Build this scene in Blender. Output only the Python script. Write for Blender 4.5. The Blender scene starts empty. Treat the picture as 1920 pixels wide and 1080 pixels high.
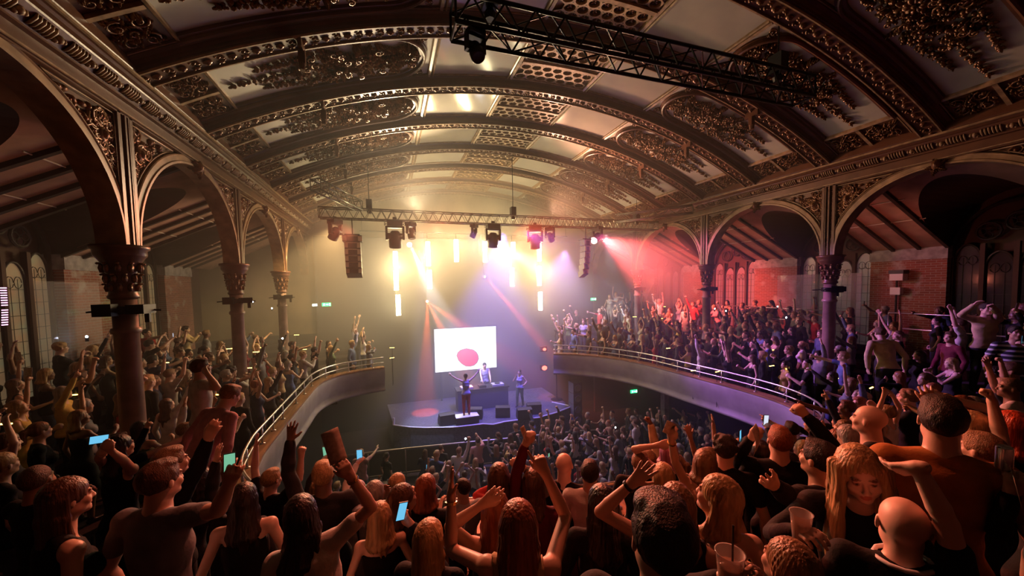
import bpy, math, random
import numpy as np
from mathutils import Vector, Matrix
R_ = math.radians
SC = bpy.context.scene
COL = SC.collection
# ---------------------------------------------------------------- camera
F, YAW, PITCH, ROLL, PPY = 692.44, 18.271, 3.172, -1.02, 574.98
ZC = 7.0
_y, _p, _r = R_(YAW), R_(PITCH), R_(ROLL)
def ray(px, py):
    """world direction of a photograph pixel (1920x1080), used for measuring where things stand"""
    a, b = (px-960)/F, (py-PPY)/F
    a, b = a*math.cos(_r)+b*math.sin(_r), -a*math.sin(_r)+b*math.cos(_r)
    u = -b
    Z = u*math.cos(_p)-math.sin(_p); d = u*math.sin(_p)+math.cos(_p)
    return Vector((a*math.cos(_y)+d*math.sin(_y), -a*math.sin(_y)+d*math.cos(_y), Z))
def atZ(px, py, Z):
    r = ray(px, py); return r*((Z-ZC)/r.z)+Vector((0, 0, ZC))
def atY(px, py, Y):
    r = ray(px, py); return r*(Y/r.y)+Vector((0, 0, ZC))
def atX(px, py, X):
    r = ray(px, py); return r*(X/r.x)+Vector((0, 0, ZC))
def at_depth(px, py, d):
    r = ray(px, py); return r*d+Vector((0, 0, ZC))
cam_d = bpy.data.cameras.new('camera'); cam = bpy.data.objects.new('camera', cam_d); COL.objects.link(cam)
fw = ray(960, PPY).normalized(); rt = (ray(961, PPY)-ray(960, PPY)).normalized(); up = rt.cross(fw)
M = Matrix((rt, up, -fw)).transposed().to_4x4(); M.translation = (0, 0, ZC)
cam.matrix_world = M
cam_d.sensor_width = 36; cam_d.lens = F/1920*36; cam_d.shift_y = (PPY-540)/1920; cam_d.clip_start = .05; cam_d.clip_end = 200
SC.camera = cam; CAM_R, CAM_U, CAM_F = rt.copy(), up.copy(), fw.copy()
HAZE_D = .022
# ---------------------------------------------------------------- world, view
SC.view_settings.view_transform = 'Standard'; SC.view_settings.look = 'None'
SC.view_settings.exposure = EXPOSURE = 0.0; SC.view_settings.gamma = 1.0
SC.view_settings.use_curve_mapping = False
w = bpy.data.worlds.new('world'); SC.world = w; w.use_nodes = True
w.node_tree.nodes['Background'].inputs[0].default_value = (.30, .16, .12, 1)
w.node_tree.nodes['Background'].inputs[1].default_value = 0.004
cy = SC.cycles
cy.use_adaptive_sampling = True; cy.adaptive_threshold = .03
cy.max_bounces = 4; cy.diffuse_bounces = 1; cy.glossy_bounces = 2; cy.transmission_bounces = 4; cy.volume_bounces = 0
cy.transparent_max_bounces = 6; cy.caustics_reflective = False; cy.caustics_refractive = False
cy.sample_clamp_indirect = 3.0; cy.use_denoising = True; cy.use_light_tree = True

def add_light(name, kind, loc, col, power, target=None, size=.1, angle=45, blend=.3, parent=None, spec=1, vol=1):
    d = bpy.data.lights.new(name, kind); o = bpy.data.objects.new(name, d); COL.objects.link(o)
    d.color = col; d.energy = power
    if kind == 'SPOT': d.spot_size = R_(angle); d.spot_blend = blend; d.shadow_soft_size = size
    elif kind == 'AREA': d.shape = 'DISK'; d.size = size
    else: d.shadow_soft_size = size
    o.location = loc
    if target is not None:
        o.rotation_euler = (Vector(target)-Vector(loc)).to_track_quat('-Z', 'Y').to_euler()
    if parent is not None: o.parent = parent
    return o
# wash lights on the front truss over the stage (the fixtures themselves are built further down)
#        name, from, to, colour, power, cone
WASH = [
 ('wash_light', (-1.2, 14.2, 9.1), (-4.5, 3.5, 5.0), (1.0, .22, .11), 1050, 58),
 ('wash_light', (1.8, 14.2, 9.1), (0.3, 0.8, 5.5), (1.0, .15, .075), 4200, 44),
 ('wash_light', (5.0, 14.2, 9.1), (4.3, 0.8, 5.2), (1.0, .12, .06), 6500, 48),
 ('wash_light', (1.7, 5.05, 10.45), (.9, 2.0, 5.3), (1.0, .20, .10), 620, 80),
 ('wash_light', (5.2, 14.2, 9.2), (11.0, 5.0, 4.0), (.50, .14, 1.0), 4600, 46),
 ('wash_light', (8.4, 14.2, 9.2), (14.0, 9.0, 5.0), (1.0, .10, .34), 900, 62),
 ('wash_light', (3.0, 14.2, 9.2), (5.5, 8.5, 0.5), (.45, .22, 1.0), 1100, 70),
 ('wash_light', (1.5, 14.2, 9.2), (-6.0, 10.0, 5.0), (1.0, .60, .28), 300, 70),
 ('wash_light', (4.5, 14.6, 9.2), (4.3, 17.5, 1.0), (.17, .13, 1.0), 7500, 66),
 ('wash_light', (7.6, 15.2, 8.6), (8.4, 18.5, 4.0), (.50, .30, 1.0), 2200, 80),
 ('wash_light', (1.2, 14.3, 9.2), (1.6, 15.7, 1.3), (.55, .62, 1.0), 5000, 22),
 ('wash_light', (-1.8, 15.4, 9.4), (-4.5, 18.5, 3.5), (1.0, .64, .24), 1400, 90),
]
for n, a, b, c, p, ang in WASH: add_light(n, 'SPOT', a, c, p, b, .12, ang, .7)
# uplighters clamped on top of the stage truss that colour the vault
UPS = [((1.0, 14.3, 10.0), (0.5, 6.5, 12.0), (1.0, .76, .45), 2300, 95),
       ((6.5, 14.3, 10.0), (8.0, 6.5, 12.0), (1.0, .46, .28), 1800, 95)]
for a, b, c, p, ang in UPS: add_light('uplight', 'SPOT', a, c, p, b, .2, ang, .8, spec=.2)

# ---------------------------------------------------------------- materials
MATS = {}
def mat(name, col, rough=.6, metal=0, noise=0, nscale=6, col2=None, bump=0, bscale=30, emit=None, estr=0, alpha=1, spec=.5, stretch=None, sheen=0, trans=0):
    if name in MATS: return MATS[name]
    m = bpy.data.materials.new(name); m.use_nodes = True; nt = m.node_tree; b = nt.nodes['Principled BSDF']
    b.inputs['Base Color'].default_value = (*col, 1); b.inputs['Roughness'].default_value = rough; b.inputs['Metallic'].default_value = metal
    b.inputs['Specular IOR Level'].default_value = spec
    if sheen: b.inputs['Sheen Weight'].default_value = sheen
    if alpha < 1: b.inputs['Alpha'].default_value = alpha
    if trans: b.inputs['Transmission Weight'].default_value = trans
    if emit: b.inputs['Emission Color'].default_value = (*emit, 1); b.inputs['Emission Strength'].default_value = estr
    vec = None
    if noise or bump:
        tc = nt.nodes.new('ShaderNodeTexCoord'); vec = tc.outputs['Object']
        if stretch:
            mp = nt.nodes.new('ShaderNodeMapping'); mp.inputs['Scale'].default_value = stretch
            nt.links.new(vec, mp.inputs[0]); vec = mp.outputs[0]
    if noise:
        n = nt.nodes.new('ShaderNodeTexNoise'); n.inputs['Scale'].default_value = nscale; n.inputs['Detail'].default_value = 5
        nt.links.new(vec, n.inputs['Vector'])
        cr = nt.nodes.new('ShaderNodeValToRGB'); e = cr.color_ramp.elements
        e[0].position = .5-noise*.25; e[1].position = .5+noise*.25
        c2 = col2 or tuple(c*.55 for c in col)
        e[0].color = (*c2, 1); e[1].color = (*col, 1)
        nt.links.new(n.outputs['Fac'], cr.inputs[0]); nt.links.new(cr.outputs[0], b.inputs['Base Color'])
    if bump:
        n = nt.nodes.new('ShaderNodeTexNoise'); n.inputs['Scale'].default_value = bscale; n.inputs['Detail'].default_value = 4
        nt.links.new(vec, n.inputs['Vector'])
        bp = nt.nodes.new('ShaderNodeBump'); bp.inputs['Strength'].default_value = bump; bp.inputs['Distance'].default_value = .02
        nt.links.new(n.outputs['Fac'], bp.inputs['Height']); nt.links.new(bp.outputs[0], b.inputs['Normal'])
    MATS[name] = m; return m
def emis(name, col, s):
    if name in MATS: return MATS[name]
    m = bpy.data.materials.new(name); m.use_nodes = True; nt = m.node_tree; nt.nodes.clear()
    o = nt.nodes.new('ShaderNodeOutputMaterial'); e = nt.nodes.new('ShaderNodeEmission'); e.inputs[0].default_value = (*col, 1); e.inputs[1].default_value = s
    nt.links.new(e.outputs[0], o.inputs[0]); MATS[name] = m; return m
def brick_mat(name, c1, c2, mortar, scale=1.0, axis='YZ', bw=.24, rh=.075):
    m = bpy.data.materials.new(name); m.use_nodes = True; nt = m.node_tree; b = nt.nodes['Principled BSDF']
    b.inputs['Roughness'].default_value = .85
    tc = nt.nodes.new('ShaderNodeTexCoord'); sp = nt.nodes.new('ShaderNodeSeparateXYZ'); cb = nt.nodes.new('ShaderNodeCombineXYZ')
    nt.links.new(tc.outputs['Object'], sp.inputs[0])
    nt.links.new(sp.outputs[axis[0]], cb.inputs[0]); nt.links.new(sp.outputs[axis[1]], cb.inputs[1])
    br = nt.nodes.new('ShaderNodeTexBrick'); br.inputs['Scale'].default_value = 1
    br.inputs['Brick Width'].default_value = bw; br.inputs['Row Height'].default_value = rh; br.inputs['Mortar Size'].default_value = .008
    br.inputs['Color1'].default_value = (*c1, 1); br.inputs['Color2'].default_value = (*c2, 1); br.inputs['Mortar'].default_value = (*mortar, 1)
    nt.links.new(cb.outputs[0], br.inputs['Vector'])
    n = nt.nodes.new('ShaderNodeTexNoise'); n.inputs['Scale'].default_value = 2.2; n.inputs['Detail'].default_value = 6
    nt.links.new(tc.outputs['Object'], n.inputs['Vector'])
    mr = nt.nodes.new('ShaderNodeMapRange'); mr.inputs[1].default_value = .56; mr.inputs[2].default_value = .68
    nt.links.new(n.outputs['Fac'], mr.inputs[0])
    mx = nt.nodes.new('ShaderNodeMix'); mx.data_type = 'RGBA'; mx.inputs['B'].default_value = (.42, .36, .33, 1)
    nt.links.new(mr.outputs[0], mx.inputs['Factor']); nt.links.new(br.outputs['Color'], mx.inputs['A']); nt.links.new(mx.outputs['Result'], b.inputs['Base Color'])
    bp = nt.nodes.new('ShaderNodeBump'); bp.inputs['Strength'].default_value = .6; bp.inputs['Distance'].default_value = .02; bp.invert = True
    nt.links.new(br.outputs['Fac'], bp.inputs['Height']); nt.links.new(bp.outputs[0], b.inputs['Normal'])
    MATS[name] = m; return m
PAINT = mat('brown_gloss_paint', (.150, .062, .032), .36, 0, .8, 3, (.10, .040, .022), .12, 14)
GILT = mat('bronze_gilt_plaster', (.28, .14, .065), .27, .3, .9, 9, (.12, .05, .028), .25, 40)
TRIM = mat('pale_moulding_paint', (.42, .27, .16), .34, 0, .5, 8)
PLASTER = mat('grey_ceiling_plaster', (.55, .52, .45), .5, 0, .9, 1.4, (.42, .39, .34), .1, 8)
SHEET = mat('grey_reflective_panel', (.46, .43, .37), .12, 0, .9, 1.2, (.36, .34, .31), .03, 3, spec=.6)
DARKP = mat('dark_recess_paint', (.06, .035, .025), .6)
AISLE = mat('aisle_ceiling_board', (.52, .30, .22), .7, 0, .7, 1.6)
BEAM = mat('dark_timber_beam', (.05, .028, .02), .6, 0, .5, 6)
WALLM = mat('dark_brown_wall', (.10, .055, .04), .8, 0, .8, 1.2)
ENDW = mat('end_wall_plaster', (.38, .30, .20), .85, 0, .6, .8)
BRICK = brick_mat('old_red_brick', (.32, .10, .065), (.22, .075, .05), (.34, .28, .25))
CREAMB = mat('grey_plaster_band', (.42, .39, .40), .8, 0, .6, 5)
FASC = mat('grey_plaster_fascia', (.33, .29, .31), .75, 0, .8, 2.2, (.23, .20, .21), .1, 12)
WOOD = mat('orange_varnished_wood', (.45, .22, .10), .4, 0, .5, 14, stretch=(1, .1, 1))
STEEL = mat('brushed_steel', (.62, .60, .58), .28, .9)
ALU = mat('aluminium_truss', (.20, .19, .165), .3, .85)
BLACK = mat('matt_black_metal', (.015, .014, .014), .45, .2)
BLACKC = mat('black_cloth', (.012, .011, .013), .9, sheen=.2)
CARPET = mat('dark_carpet', (.04, .022, .025), .95, 0, .6, 20)
STAGE = mat('shiny_black_stage_floor', (.17, .165, .19), .2, 0, .9, 14, (.08, .08, .09), .12, 60)
LEAD = mat('leaded_glazing_bar', (.03, .022, .018), .6)

# ---------------------------------------------------------------- mesh builder
class MB:
    def __init__(s): s.v = []; s.f = []; s.m = []; s.mi = 0; s.map = None
    def add(s, vs, fs):
        n = len(s.v)
        if s.map: vs = [s.map(*p) for p in vs]
        s.v.extend([tuple(p) for p in vs]); s.f.extend([tuple(i+n for i in f) for f in fs]); s.m.extend([s.mi]*len(fs))
    def box(s, a, b):
        (x0, y0, z0), (x1, y1, z1) = a, b
        s.add([(x0,y0,z0),(x1,y0,z0),(x1,y1,z0),(x0,y1,z0),(x0,y0,z1),(x1,y0,z1),(x1,y1,z1),(x0,y1,z1)],
              [(0,3,2,1),(4,5,6,7),(0,1,5,4),(1,2,6,5),(2,3,7,6),(3,0,4,7)])
    def obox(s, c, ax, ay, az):
        c = Vector(c); ax, ay, az = Vector(ax), Vector(ay), Vector(az); vs = []
        for k in (-1, 1):
            for i, j in ((-1,-1),(1,-1),(1,1),(-1,1)): vs.append(tuple(c+ax*i+ay*j+az*k))
        s.add(vs, [(0,3,2,1),(4,5,6,7),(0,1,5,4),(1,2,6,5),(2,3,7,6),(3,0,4,7)])
    def tube(s, pts, r, n=8, caps=True, closed=False):
        pts = [Vector(p) for p in pts]; N = len(pts); rs = r if isinstance(r, (list, tuple)) else [r]*N
        vs = []; prev = None
        for i, p in enumerate(pts):
            a = pts[(i-1) % N] if (closed or i > 0) else p; b = pts[(i+1) % N] if (closed or i < N-1) else p
            t = (b-a)
            if t.length < 1e-9: t = Vector((0, 0, 1))
            t.normalize()
            if prev is None:
                prev = t.orthogonal().normalized()
            u = prev-t*prev.dot(t)
            if u.length < 1e-6: u = t.orthogonal()
            u.normalize(); prev = u; w_ = t.cross(u)
            for k in range(n):
                an = 2*math.pi*k/n; vs.append(tuple(p+(u*math.cos(an)+w_*math.sin(an))*rs[i]))
        fs = []
        for i in range(N if closed else N-1):
            j = (i+1) % N
            for k in range(n): fs.append((i*n+k, i*n+(k+1) % n, j*n+(k+1) % n, j*n+k))
        if caps and not closed: fs.append(tuple(reversed(range(n)))); fs.append(tuple(range((N-1)*n, N*n)))
        s.add(vs, fs)
    def lathe(s, prof, c=(0, 0, 0), n=16, ax=(0, 0, 1), seg=None):
        c = Vector(c); ax = Vector(ax).normalized(); u = ax.orthogonal().normalized() if abs(ax.z) < .99 else Vector((1, 0, 0)); w_ = ax.cross(u)
        vs = []; fs = []; N = len(prof)
        for r, z in prof:
            for k in range(n):
                an = 2*math.pi*k/n; vs.append(tuple(c+ax*z+(u*math.cos(an)+w_*math.sin(an))*r))
        for i in range(N-1):
            for k in range(n): fs.append((i*n+k, i*n+(k+1) % n, (i+1)*n+(k+1) % n, (i+1)*n+k))
        if prof[0][0] > 1e-4: fs.append(tuple(reversed(range(n))))
        if prof[-1][0] > 1e-4: fs.append(tuple(range((N-1)*n, N*n)))
        s.add(vs, fs)
    def blob(s, c, sx, sy, sz, rot=0, n=7, m=3, half=False):
        """ellipsoid in the local u,v,w frame, turned by rot about w"""
        vs = []; fs = []; cr, sr = math.cos(rot), math.sin(rot)
        lo = 0 if half else -math.pi/2
        for i in range(m+1):
            la = lo+(math.pi/2-lo)*i/m
            for k in range(n):
                an = 2*math.pi*k/n
                x = sx*math.cos(la)*math.cos(an); y = sy*math.cos(la)*math.sin(an); z = sz*math.sin(la)
                vs.append((c[0]+x*cr-y*sr, c[1]+x*sr+y*cr, c[2]+z))
        for i in range(m):
            for k in range(n): fs.append((i*n+k, i*n+(k+1) % n, (i+1)*n+(k+1) % n, (i+1)*n+k))
        s.add(vs, fs)
    def sweep(s, prof, path_fn, ts, closed_prof=False, capends=True):
        """prof: list of 2D points; path_fn(t, a, b)->xyz; ts: parameters along the path"""
        n = len(prof); vs = [path_fn(t, a, b) for t in ts for a, b in prof]; fs = []
        kk = n if closed_prof else n-1
        for i in range(len(ts)-1):
            for k in range(kk): fs.append((i*n+k, i*n+(k+1) % n, (i+1)*n+(k+1) % n, (i+1)*n+k))
        if closed_prof and capends: fs.append(tuple(reversed(range(n)))); fs.append(tuple(range((len(ts)-1)*n, len(ts)*n)))
        s.add(vs, fs)
    def mesh(s, name, mats, smooth=False, recalc=False):
        me = bpy.data.meshes.new(name); me.from_pydata(s.v, [], s.f)
        for m in (mats if isinstance(mats, (list, tuple)) else [mats]): me.materials.append(m)
        if any(s.m): me.polygons.foreach_set('material_index', s.m)
        if smooth: me.polygons.foreach_set('use_smooth', [True]*len(s.f))
        if recalc:
            import bmesh
            bm = bmesh.new(); bm.from_mesh(me); bmesh.ops.recalc_face_normals(bm, faces=bm.faces); bm.to_mesh(me); bm.free()
        me.update(); return me
    def obj(s, name, mats, parent=None, smooth=False, loc=None, recalc=False):
        o = bpy.data.objects.new(name, s.mesh(name, mats, smooth, recalc)); COL.objects.link(o)
        if parent is not None: o.parent = parent
        if loc is not None: o.location = loc
        return o
def tag(o, label=None, cat=None, group=None, kind=None):
    if label: o['label'] = label
    if cat: o['category'] = cat
    if group: o['group'] = group
    if kind: o['kind'] = kind
    return o
def struct(o, label=None, cat=None): return tag(o, label, cat, None, 'structure')
def empty(name, loc=(0, 0, 0), label=None, cat=None, group=None, kind=None, rz=0):
    o = bpy.data.objects.new(name, None); COL.objects.link(o); o.location = loc; o.rotation_euler = (0, 0, rz); o.empty_display_size = .1
    return tag(o, label, cat, group, kind)
def copy_tree(o, parent=None):
    c = o.copy(); COL.objects.link(c)
    if parent is not None: c.parent = parent
    for ch in o.children: copy_tree(ch, c)
    return c
# ================================================================ the hall
XL, XR = -3.77, 12.02            # arcade planes
BAY = 4.4; Y0 = 7.3              # first column
YE = 20.6; YB = -3.4             # end wall, rear of the modelled part
FL, FR = XL+.225, XR-.225        # feet of the ribs
XCN = (FL+FR)/2; HALF = (FR-FL)/2; RISE = 1.94
RV = (HALF**2+RISE**2)/(2*RISE); ZFT = 10.2; ZO = ZFT+RISE-RV; AM = math.asin(HALF/RV)
PD = .20                          # depth of the coffers above the rib soffits
def vault(t, y, r):               # t -1..1 across, r = above the soffit
    a = t*AM; return (XCN+(RV+r)*math.sin(a), y, ZO+(RV+r)*math.cos(a))
rnd = random.Random(7)
TS = [i/60*1.02 for i in range(-60, 61)]
ceil = MB(); ceil.sweep([(YB, 0), (YE, 0)], lambda t, a, b: vault(t, a, PD), [i/40*1.04 for i in range(-40, 41)])
CEIL = struct(ceil.obj('ceiling', PLASTER, smooth=True), 'barrel vaulted ceiling of grey plaster panels between brown ribs', 'ceiling')
# --- ribs at every column and every keystone
def rib_mesh():
    b = MB()
    hp = [(.14, .012), (.15, -.012), (.19, 0), (.195, .025), (.225, .03), (.23, .08), (.26, .13), (.315, .155), (.325, .18), (.36, .18), (.37, .21)]
    prof = [(-a, r) for a, r in reversed(hp)]+hp
    b.sweep(prof, lambda t, a, r: vault(t, a, r), TS)
    return b.mesh('rib', PAINT)
def rib_orn():
    b = MB(); b.map = lambda u, v, w_: vault(u/(RV*AM), v, -w_)
    L = RV*AM; n = 86
    for i in range(n):
        u = -L+2*L*(i+.5)/n
        if i % 2: b.blob((u, 0, 0), .075, .055, .035, 0, 8, 3, True); b.blob((u, 0, .03), .03, .03, .02, 0, 6, 2, True)
        else:
            for s_ in (-1, 1):
                b.blob((u, s_*.06, 0), .055, .022, .03, s_*.7, 6, 2, True); b.blob((u-.05, s_*.09, 0), .025, .02, .02, 0, 6, 2, True); b.blob((u+.05, s_*.03, 0), .04, .018, .025, -s_*.6, 6, 2, True)
    return b.mesh('rib_ornament', GILT, True)
def rib_edge():
    b = MB()
    for s_ in (-1, 1):
        b.sweep([(s_*.15, 0), (s_*.16, -.025), (s_*.185, -.025), (s_*.20, 0)], lambda t, a, r: vault(t, a, r), TS)
        b.sweep([(s_*.33, .18), (s_*.335, .155), (s_*.355, .155), (s_*.36, .19)], lambda t, a, r: vault(t, a, r), TS)
    return b.mesh('edge_moulding', TRIM)
RM, RO, RE = rib_mesh(), rib_orn(), rib_edge()
RIBY = [Y0+BAY/2*k for k in range(-4, 7)]
for i, y in enumerate(RIBY):
    o = bpy.data.objects.new('trim_%d' % (i+1), RM); COL.objects.link(o); o.location = (0, y, 0); struct(o)
    for nm, me in (('ornament_band', RO), ('edge_moulding', RE)):
        c = bpy.data.objects.new(nm, me); COL.objects.link(c); c.parent = o
# --- coffer fields, one bay from rib to rib (v runs -1.1..1.1 about the bay centre)
L_ = RV*AM
def vm(u, v, w_): return vault(u/L_, v, PD-w_)
VH = .74                         # half length of a panel along the hall
def frame_bar(b, u0, u1, v0, v1, h=.05):
    for (a0, a1, c0, c1, hh) in ((u0, u1, v0, v1, h),):
        n = max(2, int(abs(u1-u0)/.15)+1)
        b.sweep([(c0, 0), (c0, hh), (c1, hh), (c1, 0)], lambda u, a, r: vm(u, a, r), [a0+(a1-a0)*i/n for i in range(n+1)])
        for ue in (a0, a1): b.sweep([(c0, 0), (c0, hh), (c1, hh), (c1, 0)], lambda u, a, r: vm(u, a, r), [ue, ue+1e-3])
def spiral(b, cu, cv, r, a0, turns, sgn=1, th=.02, h=.03, n=14):
    pts = []
    for i in range(n+1):
        f = i/n; a = a0+sgn*turns*2*math.pi*f; rr = r*(1-.8*f); pts.append((cu+rr*math.cos(a), cv+rr*math.sin(a), h+.02*f))
    sm = b.map; b.map = None; n0 = len(b.v); b.tube(pts, [th*(1-.5*i/n) for i in range(n+1)], 5); b.map = sm
    if sm: b.v[n0:] = [sm(*p) for p in b.v[n0:]]
    e = pts[-1]; b.blob((e[0], e[1], h), th*1.5, th*1.5, th*1.6, 0, 6, 2, True)
def acanthus(b, cu, cv, a, ln, wd, h=.05):
    for k in range(4):
        f = k/3.0; w2 = wd*(1-.6*f)
        b.blob((cu+math.cos(a)*ln*f, cv+math.sin(a)*ln*f, 0), ln*.3, w2*.45, h*(1-.4*f), a, 7, 3, True)
        for s_ in (-1, 1):
            aa = a+s_*.8; b.blob((cu+math.cos(a)*ln*f+math.cos(aa)*w2*.6, cv+math.sin(a)*ln*f+math.sin(aa)*w2*.6, 0), w2*.5, w2*.2, h*.7, aa, 6, 2, True)
def scroll_field(b, u0, u1, v0, v1, rg, h=.06, dens=1.0):
    W_, H_ = u1-u0, v1-v0; cu, cv = (u0+u1)/2, (v0+v1)/2; s0 = min(abs(W_), abs(H_))
    for i, (fu, fv) in enumerate(((-.25, -.25), (.25, -.22), (-.22, .25), (.25, .25), (0, 0))):
        spiral(b, cu+fu*W_, cv+fv*H_, s0*.22, rg.uniform(0, 6), 1.3, 1 if i % 2 else -1, s0*.035, h*.5)
    for i in range(int(26*dens)):
        u = rg.uniform(u0+.05*W_, u1-.05*W_); v = rg.uniform(v0+.06*H_, v1-.06*H_)
        b.blob((u, v, 0), s0*rg.uniform(.05, .11), s0*rg.uniform(.025, .05), h*rg.uniform(.5, 1.1), rg.uniform(0, 3.14), 6, 2, True)
    for i in range(int(5*dens)):
        acanthus(b, cu+rg.uniform(-.3, .3)*W_, cv+rg.uniform(-.3, .3)*H_, rg.uniform(0, 6.28), s0*.22, s0*.12, h*1.2)
def grapes(b, u, v, r, rg, n, h):
    for i in range(n):
        a = rg.uniform(0, 6.28); q = r*math.sqrt(rg.random()); s_ = rg.uniform(.022, .042)
        b.blob((u+q*math.cos(a), v+q*math.sin(a), rg.uniform(0, h)), s_, s_, s_, 0, 6, 3)
def pendant(side):
    """the foliage pendant: a dense lobed cluster near the crown with three garlands trailing to the cornice"""
    rg = random.Random(5); b = MB(); b.map = lambda u, v, w_: vm(side*u, v, w_)
    uc = .56*L_
    for i in range(150):
        f = rg.random(); u = .43*L_+f*.30*L_; wv = VH*.66*math.sin(math.pi*min(1, .12+f*.80))**.6
        v = rg.uniform(-wv, wv)
        k = rg.random()
        if k < .35: acanthus(b, u, v, rg.uniform(0, 6.28), rg.uniform(.12, .20), rg.uniform(.07, .11), rg.uniform(.08, .16))
        elif k < .6: spiral(b, u, v, rg.uniform(.06, .11), rg.uniform(0, 6), 1.2, rg.choice((-1, 1)), .02, rg.uniform(.05, .14), 9)
        else: grapes(b, u, v, .09, rg, 6, .15)
    for i in range(10):
        a = i/10*6.28; acanthus(b, uc+.12*math.cos(a), .10*math.sin(a), a, .32, .13, .17)
    for v0, ue, u0 in ((0, .865, .70), (-.40, .80, .66), (.40, .80, .66)):
        n = 15
        for i in range(n):
            f = i/(n-1); u = (u0+(ue-u0)*f)*L_; s_ = (.10*(1-f*.75))*(1.25 if i % 3 == 0 else .8)
            grapes(b, u, v0*(1-.25*f), s_, rg, 7 if i % 3 == 0 else 4, .12*(1-.5*f))
            if i % 2 == 0:
                for s2 in (-1, 1): b.blob((u, v0*(1-.25*f)+s2*s_, .02), .06, .022, .04, s2*.8, 6, 2, True)
        b.blob((ue*L_+.05, v0*.75, .04), .05, .018, .03, 0, 6, 3)
    return b.mesh('foliage_pendant', GILT, True)
def d_frame(side):
    b = MB(); pts = []
    u_s, u_c = .895*L_, .385*L_+VH+.14
    n = 18
    pts.append((u_s, -VH+.0))
    for i in range(n+1):
        a = -math.pi/2-math.pi*i/n; pts.append((u_c+(VH-.02)*math.cos(a), (VH-.02)*math.sin(a)))
    pts.append((u_s, VH-.0))
    dense = []
    for (p, q) in zip(pts[:-1], pts[1:]):
        m = max(1, int(math.hypot(q[0]-p[0], q[1]-p[1])/.15))
        for k in range(m): dense.append((p[0]+(q[0]-p[0])*k/m, p[1]+(q[1]-p[1])*k/m))
    dense.append(pts[-1])
    prof = [(-.10, 0), (-.09, .05), (-.04, .055), (-.03, .10), (.0, .115), (.03, .10), (.04, .03), (.07, .03), (.08, 0)]
    def pf(i, a, h):
        p = dense[i]; q0 = dense[max(0, i-1)]; q1 = dense[min(len(dense)-1, i+1)]
        tx, ty = q1[0]-q0[0], q1[1]-q0[1]; l = math.hypot(tx, ty) or 1
        return vm(side*(p[0]-ty/l*a), p[1]+tx/l*a, h)
    b.sweep(prof, pf, list(range(len(dense))))
    return b.mesh('d_shaped_moulding', [PAINT])
def corners(side):
    rg = random.Random(3); b = MB(); b.map = lambda u, v, w_: vm(side*u, v, w_)
    for s_ in (-1, 1):
        cu, cv = .385*L_+.20, s_*(VH-.14)
        spiral(b, cu, cv, .10, rg.uniform(0, 6), 1.2, s_, .018, .03)
        for k in range(7): acanthus(b, cu+rg.uniform(-.05, .26)*(1 if k % 2 else .4), cv-s_*rg.uniform(-.02, .16)*(.4 if k % 2 else 1), rg.uniform(0, 6.28), .10, .06, .06)
    return b.mesh('corner_spray', GILT, True)
def scrolls(side):
    rg = random.Random(11); b = MB(); b.map = lambda u, v, w_: vm(side*u, v, w_)
    scroll_field(b, .905*L_, .975*L_, -VH, -.05, rg, .09, 1.6); scroll_field(b, .905*L_, .975*L_, .05, VH, rg, .09, 1.6)
    return b.mesh('scroll_relief', GILT, True)
def scroll_back(side):
    b = MB(); b.map = None
    n = 4; b.sweep([(-VH-.02, .012), (VH+.02, .012)], lambda u, a, r: vm(side*u, a, r), [.898*L_+(.985-.898)*L_*i/n for i in range(n+1)])
    return b.mesh('scroll_panel', PAINT)
def bars(side):
    b = MB()
    for v0 in (-.035,): frame_bar(b, side*.898*L_, side*.985*L_, -.035, .035, .07)
    for t0, w2 in ((.893, .035), (.986, .03), (1.0, .03), (.383, .04), (.372, .02), (.128, .045), (.138, .02)):
        u0 = side*t0*L_
        b.sweep([(-w2, 0), (-w2*.6, .06), (w2*.6, .08), (w2, 0)], lambda v, a, r, u0=u0: vm(u0+a, v, r), [-VH-.02, VH+.02])
    return b.mesh('panel_moulding', TRIM)
def sheets(side):
    b = MB(); n = 8; b.sweep([(-VH-.03, .02), (VH+.03, .02)], lambda u, a, r: vm(side*u, a, r), [.128*L_+(.383-.128)*L_*i/n for i in range(n+1)])
    return b.mesh('smooth_panel', SHEET, True)
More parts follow.
